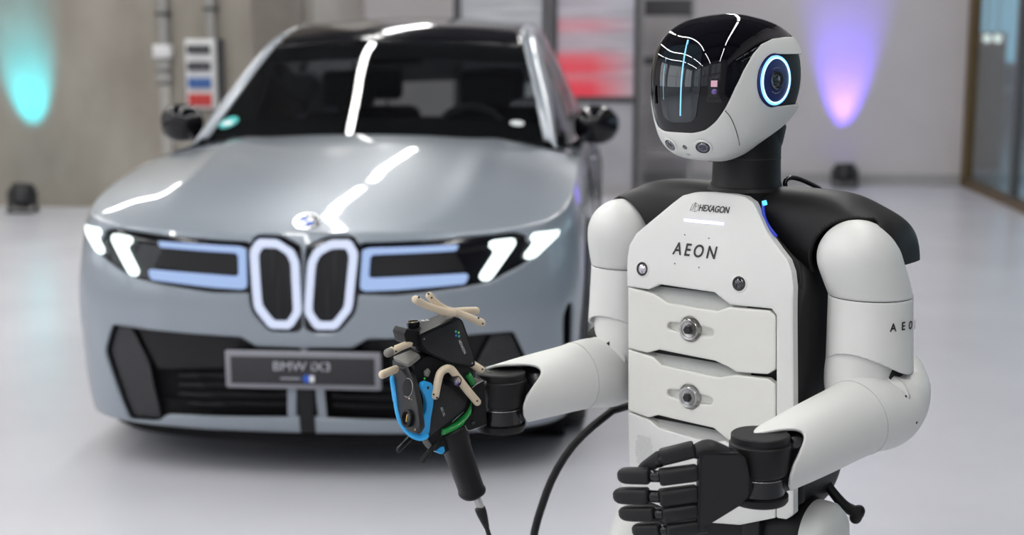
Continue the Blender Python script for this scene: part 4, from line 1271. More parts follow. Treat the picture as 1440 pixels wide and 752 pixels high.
wrist(WL, wzL, wzL0, armL)
wzR = at(704, 521, 2.35).z; wzR0 = at(704, 603, 2.35).z
wrist(WR, wzR, wzR0, armR)
for W, ax, arm, zt_, zb_ in ((WL, axL, armL, wzL, wzL0), (WR, axR, armR, wzR, wzR0)):
    zc = (zt_ + zb_) / 2
    box('wrist_yoke', (.006, -.036, -.038), (.085, .036, .030), 'robot_gloss', arm, .012, M=frame((W.x, W.y, zc), (-ax.x, -ax.y, 0), (ax.y, -ax.x, 0)), world=True)
# ---- the hand (its back faces the viewer)
hand = empty('hand'); hand.parent = armL; hand.matrix_parent_inverse = pinv(armL)
HYP = 1.928
def hp(px, py, dy=0.0): return at(px, py, HYP + dy)
palm_px = [(984, 642), (990, 636.5), (1040, 637.5), (1049, 645), (1054, 668), (1053, 698), (1040, 712), (990, 743), (984, 745), (981, 738)]
pts = [hp(*p) for p in palm_px]
bm = bmesh.new()
fr_ = [bm.verts.new(p) for p in pts]; bk_ = [bm.verts.new(p + Vector((0, .030, -.004))) for p in pts]
bm.faces.new(fr_); bm.faces.new(bk_[::-1]); n = len(pts)
for k in range(n): bm.faces.new((fr_[k], fr_[(k + 1) % n], bk_[(k + 1) % n], bk_[k]))
bmesh.ops.recalc_face_normals(bm, faces=bm.faces)
bmesh.ops.bevel(bm, geom=[e for e in bm.edges if e.is_manifold and e.calc_face_angle(0) > .8], offset=.003, segments=2, affect='EDGES')
from_bm('palm', bm, 'hand_black', hand, True, 'auto')
tube('palm_root', [hp(1030, 672, .022), hp(1050, 672, .040), hp(1062, 668, .055)], [(.018, .034), (.018, .034), (.02, .036)], 'hand_black', hand, n=24, world=True, power=3)
def seg(name, p, q, ra, rb, tip=False, pw=3.4):
    ax = q - p; L_ = ax.length; ax = ax / L_
    if tip:
        ks = [(0, .90), (.05, 1), (.55, 1), (.72, .97), (.84, .88), (.93, .68), (.98, .40), (1, .08)]
    else:
        ks = [(0, .80), (.03, .95), (.08, 1), (.92, 1), (.97, .95), (1, .80)]
    rings = sweep([p + ax * (L_ * k) for k, _ in ks], [(ra * s, rb * s) for _, s in ks], 28, up=(0, 0, 1), power=pw)
    return rings_mesh(name, rings, 'hand_black', fing, True)
fdata = [((981, 664, .012), (927, 671, .010), (913, 669, .013), (868, 668, .030), .0125),
         ((981, 693, .012), (927, 699.5, .008), (912, 697, .012), (862, 696.5, .032), .0128),
         ((981, 717, .012), (931, 723.5, .008), (920, 722, .012), (870, 721, .034), .0120),
         ((982, 741, .012), (937, 746, .008), (928, 745, .012), (889, 745, .030), .0112)]
for a, b, c, e, rb in fdata:
    fing = empty('finger'); fing.parent = hand; fing.matrix_parent_inverse = pinv(hand)
    A_, B_, C_, E_ = hp(*a), hp(*b), hp(*c), hp(*e)
    seg('proximal_segment', A_, B_, .0105, rb)
    seg('distal_segment', C_, E_, .0100, rb * .98, True)
    tube('finger_joint', [B_ + (A_ - B_) * .15, C_ + (E_ - C_) * .08], [(.0075, rb * .72)] * 2, 'robot_gloss', fing, n=16, world=True)
    tube('knuckle', [A_ + Vector((.012, .006, -.001)), A_ + (B_ - A_) * .1], [(.009, rb * .86)] * 2, 'hand_black', fing, n=16, world=True, power=3)
fing = empty('thumb'); fing.parent = hand; fing.matrix_parent_inverse = pinv(hand)
tube('thumb_root', [hp(1032, 648, .022), hp(1012, 636, .024), hp(995, 630, .024), hp(982, 634, .022)], [(.014, .014), (.016, .013), (.016, .013), (.013, .012)], 'hand_black', fing, n=20, res=12, world=True, round_ends=True)
seg('proximal_segment', hp(977, 631, .018), hp(929, 643, .020), .0105, .0125)
seg('distal_segment', hp(929, 642, .022), hp(900, 664, .040), .0100, .0105, True)
tube('thumb_joint', [hp(940, 641, .022), hp(926, 648, .024)], .0105, 'robot_gloss', fing, n=16, world=True, round_ends=True)
# ---- neck and head
HYAW = math.radians(47)
FH = Vector((-math.sin(HYAW), -math.cos(HYAW), 0)); SHV = Vector((math.cos(HYAW), -math.sin(HYAW), 0))
HC = at(1021, 119, 2.33)
def HW(f, s, z): return HC + FH * f + SHV * s + ZV * z
neck = rp('neck')
NC = TP(YC, -.112, 0)
lathe('neck_column', [(.0605, 1.245), (.0605, 1.262), (.0585, 1.266), (.0575, 1.30), (.0575, 1.348), (.050, 1.372)], 'robot_black', neck, M=Matrix.Translation(NC), n=56, world=True)
tube('neck_bracket', [NC + Vector((0, 0, 1.335)), NC + Vector((0, 0, 1.36)) + FH * -.012, HW(-.035, 0, -.055), HW(-.045, 0, -.015)], [.056, .058, .062, .060], 'robot_black', neck, n=40, res=14, world=True)
lathe('neck_seam', [(.0579, 1.306), (.0581, 1.307), (.0579, 1.308)], 'seam_dark', neck, M=Matrix.Translation(NC), n=56, world=True)
head = rp('head')
prof = [(.030, -.139, -.085, -.062, .052), (.078, -.131, -.112, -.050, .074), (.104, -.110, -.122, -.034, .087), (.118, -.072, -.126, -.012, .095), (.125, -.025, -.128, .012, .099), (.125, .020, -.126, .034, .100), (.117, .060, -.120, .058, .097), (.099, .092, -.106, .084, .087), (.066, .116, -.080, .106, .068), (.025, .128, -.045, .121, .040), (-.006, .1315, -.014, .1305, .004)]
prof = [(a * 1.06, b * .91, c * 1.06, d * .91, e * 1.07) for a, b, c, d, e in prof]
pq = vcr(prof, 150)
nth = 220
th = np.linspace(-math.pi, math.pi, nth + 1)
HGf = np.zeros((150, nth + 1, 3))                       # (f, s, z)
for i, (ff, zf, fb, zb_, wd) in enumerate(pq):
    e = 2 / 2.7
    c = np.sign(np.cos(th)) * np.abs(np.cos(th)) ** e; s = np.sign(np.sin(th)) * np.abs(np.sin(th)) ** e
    HGf[i, :, 0] = (ff + fb) / 2 + (ff - fb) / 2 * c
    HGf[i, :, 2] = (zf + zb_) / 2 + (zf - zb_) / 2 * c
    # head is a little narrower in front
    HGf[i, :, 1] = wd * s * (1 - .10 * np.clip(c, 0, 1) ** 2)
def head_world(Gf):
    out = np.zeros_like(Gf)
    for k in range(3): out[..., k] = HC[k] + FH[k] * Gf[..., 0] + SHV[k] * Gf[..., 1] + (Gf[..., 2] if k == 2 else 0)
    return out
HWG = head_world(HGf); HN = grid_normals(HWG)
mid = HWG[70] - np.array(HC)
HFLIP = (HN[70] * mid).sum() < 0
if HFLIP: HN = -HN
hbvh = BVHTree.FromPolygons([tuple(v) for v in HWG.reshape(-1, 3)], grid_faces(*HWG.shape[:2]))
def hhit(px, py):
    d = ray(px, py).normalized()
    h = hbvh.ray_cast(CAMP, d)
    if h[0] is None:
        t = (HC - CAMP).dot(d); nr = hbvh.find_nearest(CAMP + d * t)
        h = (nr[0], nr[1])
    n = h[1] if h[1].dot(d) < 0 else -h[1]
    return h[0], n
def hloc(px, py):
    p = hhit(px, py)[0] - HC
    return (p.dot(FH), p.dot(SHV), p.z)
bd = [hloc(*p) for p in ((921, 166), (928, 178), (945, 186), (972, 188), (992, 183), (1007, 171), (1021, 151), (1034, 124), (1046, 99), (1059, 76), (1071, 62), (1086, 54.5), (1104, 52))]
bf = sorted([(f, z) for f, s, z in bd if s > -.02])
# monotone boundary: z decreases towards the front
fs = np.array([b[0] for b in bf]); zs = np.array([b[1] for b in bf])
zs = np.maximum.accumulate(zs[::-1])[::-1]
fs = np.concatenate([[-.2], fs, [.2]]); zs = np.concatenate([[zs[0] + .002], zs, [zs[-1]]])
zbnd = np.interp(HGf[..., 0], fs, zs)
ef, es_, ez = hloc(1091, 113)
RE = .0435
ear = np.minimum(RE - np.hypot(HGf[..., 0] - ef, HGf[..., 2] - ez), 1)
ear_b = np.minimum(np.minimum(ef - HGf[..., 0], RE * .97 - np.abs(HGf[..., 2] - ez)), HGf[..., 0] + .1195)
ear = np.maximum(ear, ear_b)
ear = np.where(np.abs(HGf[..., 1]) > .02, ear, -1)
gw = np.minimum(zbnd - HGf[..., 2], -ear)
white = clip_mesh('face_shell', HWG, gw, 'shell_white', head, True, thick=.004, flip=HFLIP)
visor = clip_mesh('visor', HWG - HN * .0012, HGf[..., 2] - zbnd + .001, 'visor_black', head, True, thick=.003, flip=HFLIP)
bot = pq[0]
rings_mesh('head_underside', [[HC + FH * ((bot[0] + bot[2]) / 2 + (bot[0] - bot[2]) / 2 * c * k) + SHV * (bot[4] * s * k) + ZV * ((bot[1] + bot[3]) / 2 + (bot[1] - bot[3]) / 2 * c * k) for c, s in zip(np.cos(th[:-1]), np.sin(th[:-1]))] for k in (1.02, .5, .02)], 'robot_black', head, True)
for sd in (1, -1):
    sel = np.where(HGf[..., 1] * sd > .02, ear, -1)
    er = clip_mesh('ear_module', HWG - HN * .006, sel + .002, 'robot_black', head, True, thick=.004, flip=HFLIP)
    C0 = HW(ef, sd * (abs(es_) - .001), ez); ax = SHV * sd
    M = axis_frame(C0, ax)
    lathe('ear_disc', [(0, .0015), (.036, .0015), (.040, .0005), (.0415, -.003), (.0415, -.010)], 'navy_disc', er, M=M, n=64, world=True)
    lathe('light_ring', [(.0346, .0016), (.0351, .0034), (.0366, .0034), (.0372, .0016)], 'ring_white', er, M=M, n=72, world=True, closed=True)
    lathe('light_halo', [(.0374, .0010), (.0378, .0022), (.0396, .0018), (.0400, .0006)], 'ring_blue', er, M=M, n=72, world=True, closed=True)
    lathe('camera_ring', [(.0125, .002), (.0130, .0046), (.0150, .0050), (.0158, .002)], 'lens_glass', er, M=M, n=48, world=True, closed=True)
    lathe('lens', [(0, .0052), (.006, .0046), (.0125, .002)], 'lens_glass', er, M=M, n=40, world=True, smooth=True)
    for k in (-1, 1):
        tube('bezel_arc', [C0 + ax * .0024 + FH * (.0205 * math.cos(a)) + ZV * (.0205 * math.sin(a)) for a in np.linspace(k * math.pi / 2 - .55, k * math.pi / 2 + .55, 9)], .0005, 'steel', er, n=6, world=True)
    # radial cooling fins between the disc and the back of the head
    for k in range(22):
        a = math.pi + (k - 10.5) * .105
        dirv = FH * math.cos(a) + ZV * math.sin(a)
        p0, p1 = C0 + dirv * .0425 - ax * .004, C0 + dirv * (.049 if abs(k - 10.5) < 8 else .046) - ax * .0045
        tube('fin', [p0, p1], .0009, 'robot_gloss', er, n=5, world=True)
# face window and light strip
poly = [hloc(*p) for p in ((934, 72), (944, 65), (975, 62), (984, 64), (988.5, 72), (986, 120), (979, 165), (972, 171.5), (945, 172), (934, 165), (929, 140), (929, 100))]
P2 = round_poly([(s, z) for f, s, z in poly], .25)
gwv = poly_sd(np.stack([HGf[..., 1].ravel(), HGf[..., 2].ravel()], 1), P2).reshape(HGf.shape[:2])
gwv = np.where(HGf[..., 0] > .02, gwv, -1)
clip_mesh('face_window', HWG + HN * .0004, gwv, 'visor_window', visor, True, flip=HFLIP)
tube('face_light', [hhit(px, py)[0] + hhit(px, py)[1] * .0004 for px, py in ((967.5, 57), (963.5, 75), (960.5, 95), (958.5, 115), (957.5, 140), (957, 162))], [(.0014, .0008)] * 6, 'strip_cyan', visor, n=8, res=24, world=True, round_ends=True)
tube('face_light', [hhit(px, py)[0] + hhit(px, py)[1] * .0002 for px, py in ((937, 82), (934, 100), (933, 118), (933.5, 140))], .0005, 'strip_cyan', visor, n=6, res=12, world=True)
# depth sensor on the visor
p, n = hhit(1004, 126)
M = axis_frame(p, n)
sm = prism('sensor_plate', round_poly([(-.0085, .020), (.0075, .020), (.0085, -.008), (.0145, -.020), (-.0125, -.020), (-.0095, -.008)], .08), .0022, 'robot_gloss', visor, M=M, world=True, bev=.0005)
box('sensor_window', (-.0050, .0045, .0018), (.0050, .0145, .0030), 'sensor_pink', sm, M=M, world=True)
lathe('sensor_lens', [(0, .0036), (.0030, .0034), (.0044, .0024), (.0044, .001)], 'lens_violet', sm, M=M @ Matrix.Translation((.0005, -.0030, 0)), n=24, world=True)
p, n = hhit(921, 133)
prism('side_sensor', [(-.003, -.016), (.003, -.014), (.003, .014), (-.003, .016)], .0016, 'robot_gloss', visor, M=axis_frame(p, n), world=True, bev=.0004)
# chin cameras
for px, py, r in ((943, 203.5, .0105), (988.5, 207, .0115)):
    p, n = hhit(px, py)
    M = axis_frame(p, n)
    cm = lathe('chin_camera', [(r, -.001), (r * 1.02, .0012), (r * .86, .0016), (r * .80, -.0005)], 'lens_glass', head, M=M, n=40, world=True, closed=True)
    lathe('bezel', [(r * 1.02, .0003), (r * 1.05, .0014), (r * 1.28, .0008), (r * 1.34, -.0006)], 'shell_white', cm, M=M, n=40, world=True)
    lathe('lens', [(0, .0010), (r * .45, .0008), (r * .85, -.0002)], 'navy_disc', cm, M=M, n=32, world=True, smooth=True)
    lathe('lens_core', [(0, .0022), (r * .25, .0018), (r * .42, .0008)], 'lens_glass', cm, M=M, n=24, world=True, smooth=True)
    for q in (.55, .7): lathe('lens_ring', [(r * q, .0010), (r * (q + .05), .0012), (r * (q + .08), .0008)], 'steel', cm, M=M, n=32, world=True)
p, n = hhit(963, 207)
lathe('chin_sensor', [(0, .0006), (.0042, .0006), (.0046, -.0005)], 'lens_glass', head, M=axis_frame(p, n), n=24, world=True)
p, n = hhit(968, 217)
box('chin_slot', (-.0035, -.0028, -.001), (.0035, .0028, .0006), 'recess_grey', head, M=axis_frame(p, n), world=True)
tube('head_seam', [hhit(px, py)[0] + hhit(px, py)[1] * .0002 for px, py in ((1019.5, 155.5), (1026, 163), (1032, 175), (1037, 190), (1040, 204))], .0007, 'seam_dark', head, n=6, res=20, world=True)
# loop of cable behind the neck
tube('neck_cable', [at(1112, 290, 2.37), at(1107, 270, 2.37), at(1104, 260, 2.37), at(1106, 252.5, 2.37), at(1116, 250, 2.375), at(1134, 256, 2.38), at(1156, 269, 2.385), at(1166, 290, 2.385)], .0042, 'robot_gloss', ROB, n=10, res=40, world=True)
# ================================================================== handheld 3D scanner mounted on the wrist
mat('scanner_black', (0.006, 0.006, 0.007), 0.45, spec=0.22, noise=0.1, nscale=60, bump=0.05, bscale=900)
mat('scanner_face', (0.010, 0.010, 0.0115), 0.36, spec=0.4, noise=0.08, nscale=60)
mat('scanner_grey', (0.16, 0.155, 0.14), 0.45, noise=0.06)
mat('rod_beige', (0.60, 0.50, 0.37), 0.45, noise=0.04, nscale=60)
mat('bumper_blue', (0.020, 0.33, 0.72), 0.40, noise=0.03)
mat('ring_green', (0.006, 0.22, 0.04), 0.30, coat=0.3)
mat('gold', (0.55, 0.38, 0.09), 0.3, metal=0.8)
mat('edge_metal', (0.40, 0.40, 0.42), 0.3, metal=0.8)
mat('logo_teal', (0.02, 0.42, 0.42), 0.5); mat('logo_green', (0.20, 0.55, 0.15), 0.5); mat('logo_blue', (0.04, 0.18, 0.60), 0.5)
mat('print_white', (0.62, 0.62, 0.62), 0.5)
emitter('led_green', (0.1, 0.9, 0.15), 0.7); emitter('led_red', (0.9, 0.25, 0.2), 0.5); emitter('led_yellow', (0.8, 0.7, 0.1), 0.4)
SCN = tag(empty('handheld_scanner', at(640, 560, 2.29)), 'black handheld 3D scanner with beige marker rods and blue bumper on the robot wrist', 'scanner')
HB = Vector((.80, .60, 0)); NS_ = Vector((.60, -.80, 0))          # back along the forearm / side facing the viewer
S0 = at(630, 490, 2.262)
def sp(px, py, off=0.0, nrm=NS_, P0=None):
    d = ray(px, py); P0 = (P0 or S0) + nrm * off
    return CAMP + d * ((P0 - CAMP).dot(nrm) / d.dot(nrm))
def slab(name, pix, off, thick, m, parent, nrm=NS_, P0=None, bev=.0015, rnd=.15, world=True):
    """outline on a plane of the scanner, extruded away from the viewer"""
    base = P0 or S0
    ex = (HB if nrm is NS_ else NS_.cross(nrm)).normalized() if nrm is NS_ else nrm.cross(ZV).normalized()
    ey = nrm.cross(ex).normalized()
    if ey.z < 0: ex, ey = -ex, -ey
    O_ = base + nrm * off
    pts = []
    for p in pix:
        v = sp(*p, off, nrm, base) - O_
        pts.append((v.dot(ex), v.dot(ey)))
    if rnd: pts = round_poly(pts, rnd)
    M = frame(O_, ex, ey)
    if M.col[2].to_3d().dot(nrm) < 0:                              # keep the plane's normal towards the viewer
        pts = [(-x, y) for x, y in pts]; M = frame(O_, -ex, ey)
    return prism(name, pts, thick, m, parent, M=M @ Matrix.Translation((0, 0, -thick)), world=world, bev=bev)
# upper housing with its side cover
up = slab('upper_housing', [(590, 470), (618, 457), (645, 446.5), (650.5, 451), (667, 498), (668, 513), (663, 516.5), (634, 512), (601, 496.5), (592, 485)], 0, .052, 'scanner_black', SCN, bev=.004)
slab('side_cover', [(593, 474), (645, 449.5), (649.5, 454), (665, 499), (666, 511), (662, 513.5), (635, 509.5), (603, 494.5), (595, 484)], .0022, .003, 'scanner_face', up, bev=.0008)
slab('nose_block', [(568, 470), (572, 462), (592, 467), (598, 480), (593, 490), (572, 484)], -.006, .038, 'scanner_black', SCN, bev=.004)
for px, py in ((596.5, 476.5), (664, 510.5)):
    lathe('cover_screw', [(0, .0008), (.0014, .0006), (.0014, 0)], 'edge_metal', up, M=axis_frame(sp(px, py, .0022), NS_), n=10, world=True)
# logo and lettering of the cover
for i, (px, py, mt) in enumerate(((641, 466, 'logo_teal'), (645, 467.5, 'logo_green'), (641.5, 471.5, 'logo_blue'), (645.5, 472.5, 'logo_teal'))):
    prism('cover_logo', [(.0022 * math.cos(a), .0022 * math.sin(a)) for a in np.linspace(0, 2 * math.pi, 7)[:-1]], .0003, mt, up, M=frame(sp(px, py, .0023), HB, ZV), world=True)
pA, pB = sp(645.5, 477.5, .0024), sp(654.5, 498, .0024)
tx = (pB - pA).normalized()
text_mesh('cover_lettering', 'HEXAGON', .0068, 'print_white', up, frame((pA + pB) / 2, tx, NS_.cross(tx)), True, .0001, 1.0, .82)
# lower body and plate
low = slab('lower_housing', [(582, 512), (600, 500), (645, 506), (664, 518), (670, 556), (657, 580), (627, 604), (612, 616), (598, 613), (588, 585)], -.006, .046, 'scanner_black', SCN, bev=.003)
slab('side_plate', [(606, 545), (622, 535), (648, 535), (658, 556), (654, 574), (626, 597), (606, 612), (601, 608)], -.0035, .003, 'scanner_face', low, bev=.0006)
pA, pB = sp(619.5, 570, -.003), sp(626, 587.5, -.003); tx = (pB - pA).normalized()
text_mesh('plate_lettering', 'AS1-XL', .0066, 'print_white', low, frame((pA + pB) / 2, tx, NS_.cross(tx)), True, .0001, 1.0, .85)
tube('plate_edge', [sp(636, 593, -.003), sp(652, 579, -.003)], .0005, 'edge_metal', low, n=6, world=True)
lathe('status_led', [(0, .0014), (.0014, .0010), (.0018, 0)], 'led_green', low, M=axis_frame(sp(597, 532, -.004), NS_), n=12, world=True)
slab('cable_clip', [(598, 523), (603, 518), (606, 522), (603, 530), (599, 529)], .002, .006, 'scanner_grey', low, bev=.001)
# front cover with button, lens and slots
FN = Vector((-.80, -.60, .18)).normalized()
F0 = at(573, 550, 2.222)
fc = slab('front_cover', [(551, 504), (572, 511), (580, 535), (587, 572), (590, 600), (584, 610), (573, 606), (563, 592), (556, 566), (552.5, 535)], 0, .012, 'scanner_face', SCN, nrm=FN, P0=F0, bev=.0025)
slab('top_cap', [(551, 502), (578, 491), (590, 498), (573, 512)], .004, .008, 'scanner_grey', SCN, nrm=Vector((-.35, -.45, .85)).normalized(), P0=at(572, 503, 2.235), bev=.001)
def fpt(px, py, off=.0): return sp(px, py, off, FN, F0)
M = axis_frame(fpt(573.5, 545), FN)
bt = lathe('ring_button', [(0, .0008), (.0145, .0008), (.0152, 0)], 'scanner_black', fc, M=M @ Matrix.Diagonal((1, 1.0, 1, 1)), n=40, world=True)
tube('button_trim', [M @ Vector((.0155 * math.cos(a), .0155 * math.sin(a), .0008)) for a in np.linspace(-1.9, 1.9, 30)], .0006, 'edge_metal', bt, n=6, world=True)
for k, mt in enumerate(('led_red', 'print_white', 'led_yellow')):
    lathe('button_led', [(0, .0014), (.0012, .0012), (.0014, 0)], mt, fc, M=axis_frame(fpt(572.5 + 3.3 * k, 558.5 + 1.6 * k, .0008), FN), n=10, world=True)
M = axis_frame(fpt(575, 588), FN)
ln = lathe('front_lens', [(.0105, 0), (.0150, .001), (.0150, .006), (.0110, .007), (.0095, .002)], 'scanner_black', fc, M=M, n=36, world=True, closed=True)
lathe('lens_glass', [(0, .004), (.006, .0034), (.0105, .002)], 'lens_glass', ln, M=M, n=32, world=True, smooth=True)
box('lens_aperture', (-.0016, -.006, .0036), (.0016, .006, .0046), 'gold', ln, M=M, world=True)
for py in (514, 519):
    box('front_slot', (-.008, -.0012, .0), (.008, .0012, .0008), 'seam_dark', fc, M=frame(fpt(563, py, .0002), FN.cross(ZV) * -1, ZV), world=True)
lathe('front_dot', [(0, .0008), (.0016, .0006), (.0016, 0)], 'gold', fc, M=axis_frame(fpt(584, 604, .0002), FN), n=10, world=True)
# blue bumper
bp = rp_b = empty('bumper'); bp.parent = SCN; bp.matrix_parent_inverse = pinv(SCN)
slab('bumper_side', [(593, 545), (595, 539), (601, 536.5), (607, 538.5), (609.5, 544), (607.5, 553), (610, 561), (609.5, 570), (606, 590), (604.5, 606), (602, 613), (597, 616), (591, 616.5), (588.5, 610), (590, 598), (594, 589), (600, 577), (600.5, 566), (597, 553)], .012, .012, 'bumper_blue', bp, bev=.0012, rnd=.2)
lathe('bumper_screw', [(0, .0008), (.0022, .0006), (.0026, 0)], 'seam_dark', bp, M=axis_frame(sp(602, 545, .0122), NS_), n=14, world=True)
tube('bumper_rim', [at(*p) for p in ((553, 532, 2.262), (556.5, 553, 2.250), (558.5, 572, 2.240), (563, 590, 2.230), (570.5, 603, 2.222), (581, 612.5, 2.212), (592, 616, 2.206), (599, 614, 2.205))], [(.0055, .0032)] * 8, 'bumper_blue', bp, n=14, res=40, world=True, up=(0, 0, 1), round_ends=True)
tube('bumper_rim', [at(*p) for p in ((553, 532, 2.266), (554.5, 545, 2.262), (557, 562, 2.252))], [(.006, .0022)] * 3, 'bumper_blue', bp, n=12, res=16, world=True, round_ends=True)
# green ring
tube('green_ring', [sp(*p, -.012) for p in ((655, 525), (661, 536), (664.5, 550), (663, 566), (656, 582), (645, 594), (632, 602), (618, 607))], [(.013, .0065)] * 8, 'ring_green', SCN, n=18, res=40, world=True)
# marker rods
rods = [([(584.5, 421, .030), (601, 430, .024), (622, 437, .016), (636, 440, .010)], 'a'), ([(604, 416, -.004), (611, 424, -.004), (625, 434, -.004), (640, 439, -.006)], 'b'),
        ([(638, 438, -.006), (655, 444, -.004), (677, 453.5, -.004)], 'c'), ([(640, 438, -.016), (655, 436.5, -.030), (669, 437, -.040)], 'd'),
        ([(585, 479, -.016), (565, 487, -.006), (551, 493.5, .004)], 'e'), ([(556, 519, -.035), (538, 526.5, -.030)], 'f'), ([(660, 509, -.012), (676, 519.5, -.008)], 'g')]
mk = empty('marker_rods'); mk.parent = SCN; mk.matrix_parent_inverse = pinv(SCN)
for pts, nm in rods:
    P_ = [sp(a, b, c) for a, b, c in pts]
    k = len(P_)
    r0 = tube('rod', P_, [.0066] + [.0060] * (k - 2) + [.0070], 'rod_beige', mk, n=18, res=16, world=True, round_ends=True)
vr = tube('rod', [sp(*p) for p in ((612, 556, .012), (615, 540, .012), (619, 525, .011), (627, 518.5, .010), (634, 519, .010), (643, 530, .011), (656, 547, .012), (671, 565, .012))], [(.0068, .0068)] * 8, 'rod_beige', mk, n=18, res=48, world=True, round_ends=True)
for px, py, off in ((589, 418, .036), (607, 418.5, .0032), (602.5, 413, .002), (679, 455, .0032), (673, 447, .003), (669.5, 436, -.034), (553, 487, .011), (557, 494, .0115), (678.5, 519, -.001), (610, 554.5, .019), (614.5, 559, .019), (671, 563.5, .019)):
    p = sp(px, py, off)
    lathe('rod_target', [(0, .0006), (.0017, .0006), (.0017, -.003)], 'seam_dark', mk, M=axis_frame(p, CAMP - p), n=12, world=True)
p, q = sp(548.5, 494.8, .006), sp(545.5, 496.2, .008)
tube('rod_tip', [p, q], .0072, 'scanner_grey', mk, n=16, world=True, round_ends=True)
slab('rod_saddle', [(619, 441), (640, 437), (641, 441), (630, 445), (621, 444)], -.012, .012, 'rod_beige', mk, bev=.001)
# connectors
M = axis_frame(at(582.5, 467, 2.268), (-.10, -.05, 1))
cn = lathe('top_connector', [(0, .0), (.0125, .0), (.0125, .006), (.0100, .007), (.0100, .011), (.0112, .012), (.0112, .019), (.0088, .019), (.0088, .015), (0, .015)], 'robot_gloss', SCN, M=M, n=36, world=True)
lathe('connector_pins', [(0, .0165), (.0085, .0165)], 'gold', cn, M=M, n=24, world=True)
for k in range(5): lathe('pin', [(0, .0185), (.0009, .0183), (.0009, .016)], 'seam_dark', cn, M=M @ Matrix.Translation((.005 * math.cos(k * 1.257), .005 * math.sin(k * 1.257), 0)), n=8, world=True)
M = axis_frame(sp(630, 533, -.004), (NS_ + Vector((.25, 0, 0))).normalized())
sc_ = lathe('side_connector', [(0, .0), (.0095, .0), (.0095, .022), (.0085, .024), (.0072, .024), (.0072, .020), (0, .020)], 'robot_gloss', SCN, M=M, n=32, world=True)
lathe('connector_face', [(0, .0210), (.0070, .0210)], mat('face_violet', (0.16, 0.10, 0.42), 0.25), sc_, M=M, n=24, world=True)
for k in range(3):
    box('face_mark', (-.0055, -.0004, .0210), (.0055, .0004, .0215), 'print_white', sc_, M=M @ Matrix.Rotation(k * math.pi / 3, 4, 'Z'), world=True)
TN = Vector((-.15, -.25, .95)).normalized()
ib_ = sp(598, 454, -.014)
box('top_print', (-.006, -.0045, 0), (.006, .0045, .0004), 'print_white', up, M=frame(ib_ + ZV * .0045, HB, -NS_), world=True)
box('top_print_mark', (-.002, -.003, .0003), (.002, .003, .0006), 'scanner_black', up, M=frame(ib_ + ZV * .0045, HB, -NS_), world=True)
# mounting plate towards the wrist
pl_ = slab('mount_plate', [(664, 545), (679, 535), (681, 537), (685, 597), (660, 606), (654, 600), (655, 594), (664, 583), (669, 560)], .004, .040, 'scanner_black', SCN, bev=.0008, rnd=.06)
tube('plate_edge', [sp(664, 545, .0045), sp(670, 540, .0045), sp(679.5, 535, .0045)], .0007, 'edge_metal', pl_, n=6, world=True)
tube('plate_edge', [sp(654, 598, .0045), sp(657, 605, .0045), sp(662, 605, .0045), sp(684, 597, .0045)], .0007, 'edge_metal', pl_, n=6, world=True)
lathe('plate_bolt', [(0, .003), (.004, .003), (.0045, 0)], 'robot_gloss', pl_, M=axis_frame(sp(664, 594, .004), NS_), n=6, world=True)
tube('mount_arm', [sp(668, 560, -.02), WR + Vector((0, 0, -.0)) + (S0 - WR) * .12], [(.020, .030), (.022, .034)], 'robot_gloss', SCN, n=20, world=True, power=3)
# grip with trigger
g0, g1 = sp(632, 600, -.022), sp(665, 694, -.022)
gd = (g1 - g0)
grip = tube('grip', [g0 + gd * k for k in (0, .12, .3, .6, .9, .96, 1.0)], [(.030, .026), (.029, .026), (.026, .0235), (.024, .022), (.0235, .0215), (.0255, .023), (.0235, .021)], 'scanner_black', SCN, n=36, res=40, world=True, power=2.4, round_ends=False)
slab('grip_neck', [(600, 614), (620, 601), (655, 596), (660, 606), (640, 626), (622, 640), (612, 634)], -.008, .034, 'scanner_black', SCN, bev=.004)
slab('trigger', [(613, 634), (620, 628.5), (625, 627.5), (626.5, 634), (623, 639), (618, 638)], -.006, .020, 'bumper_blue', SCN, bev=.002)
slab('sensor_skirt', [(590, 610), (611, 607), (612, 617), (606, 624), (596, 620)], -.010, .02, 'scanner_grey', SCN, bev=.001)
for a, b in (((578, 614, -.02), (561, 632, .0)), ((618, 618, -.012), (595, 647, .004))):
    tube('stand_pin', [sp(*a), sp(*b)], .0048, 'scanner_black', SCN, n=14, world=True, round_ends=True)
# plug and cable
gdn = gd.normalized()
plug0 = g1 + gdn * .0 + HB * .004
M = axis_frame(plug0, gdn + HB * .05)
lathe('plug_sleeve', [(0, -.004), (.0068, -.004), (.0068, .034), (.006, .036), (0, .036)], 'steel', SCN, M=M, n=24, world=True)
CAB = tag(empty('scanner_cable', (plug0.x, plug0.y, plug0.z)), 'thin black cable hanging from the scanner grip', 'cable')
e0 = plug0 + gdn * .032
tube('strain_relief', [e0, e0 + gdn * .012, e0 + gdn * .026, e0 + gdn * .040], [.0098, .0092, .0072, .0050], 'robot_black', CAB, n=20, world=True)
p0 = e0 + gdn * .038
tube('cord', [p0, p0 + Vector((.010, .004, -.04)), p0 + Vector((.03, .02, -.15)), p0 + Vector((.05, .04, -.38)), Vector((p0.x + .07, p0.y + .08, .06)), Vector((p0.x + .14, p0.y + .14, .006)), TP(-.30, .20, .006)], .0042, 'robot_black', CAB, n=10, res=70, world=True)
HL = at(1168, 757, 2.215) - FP
HIP_U, HIP_D, HIP_Z = HL.dot(U_) - .030, HL.dot(N_), HL.z
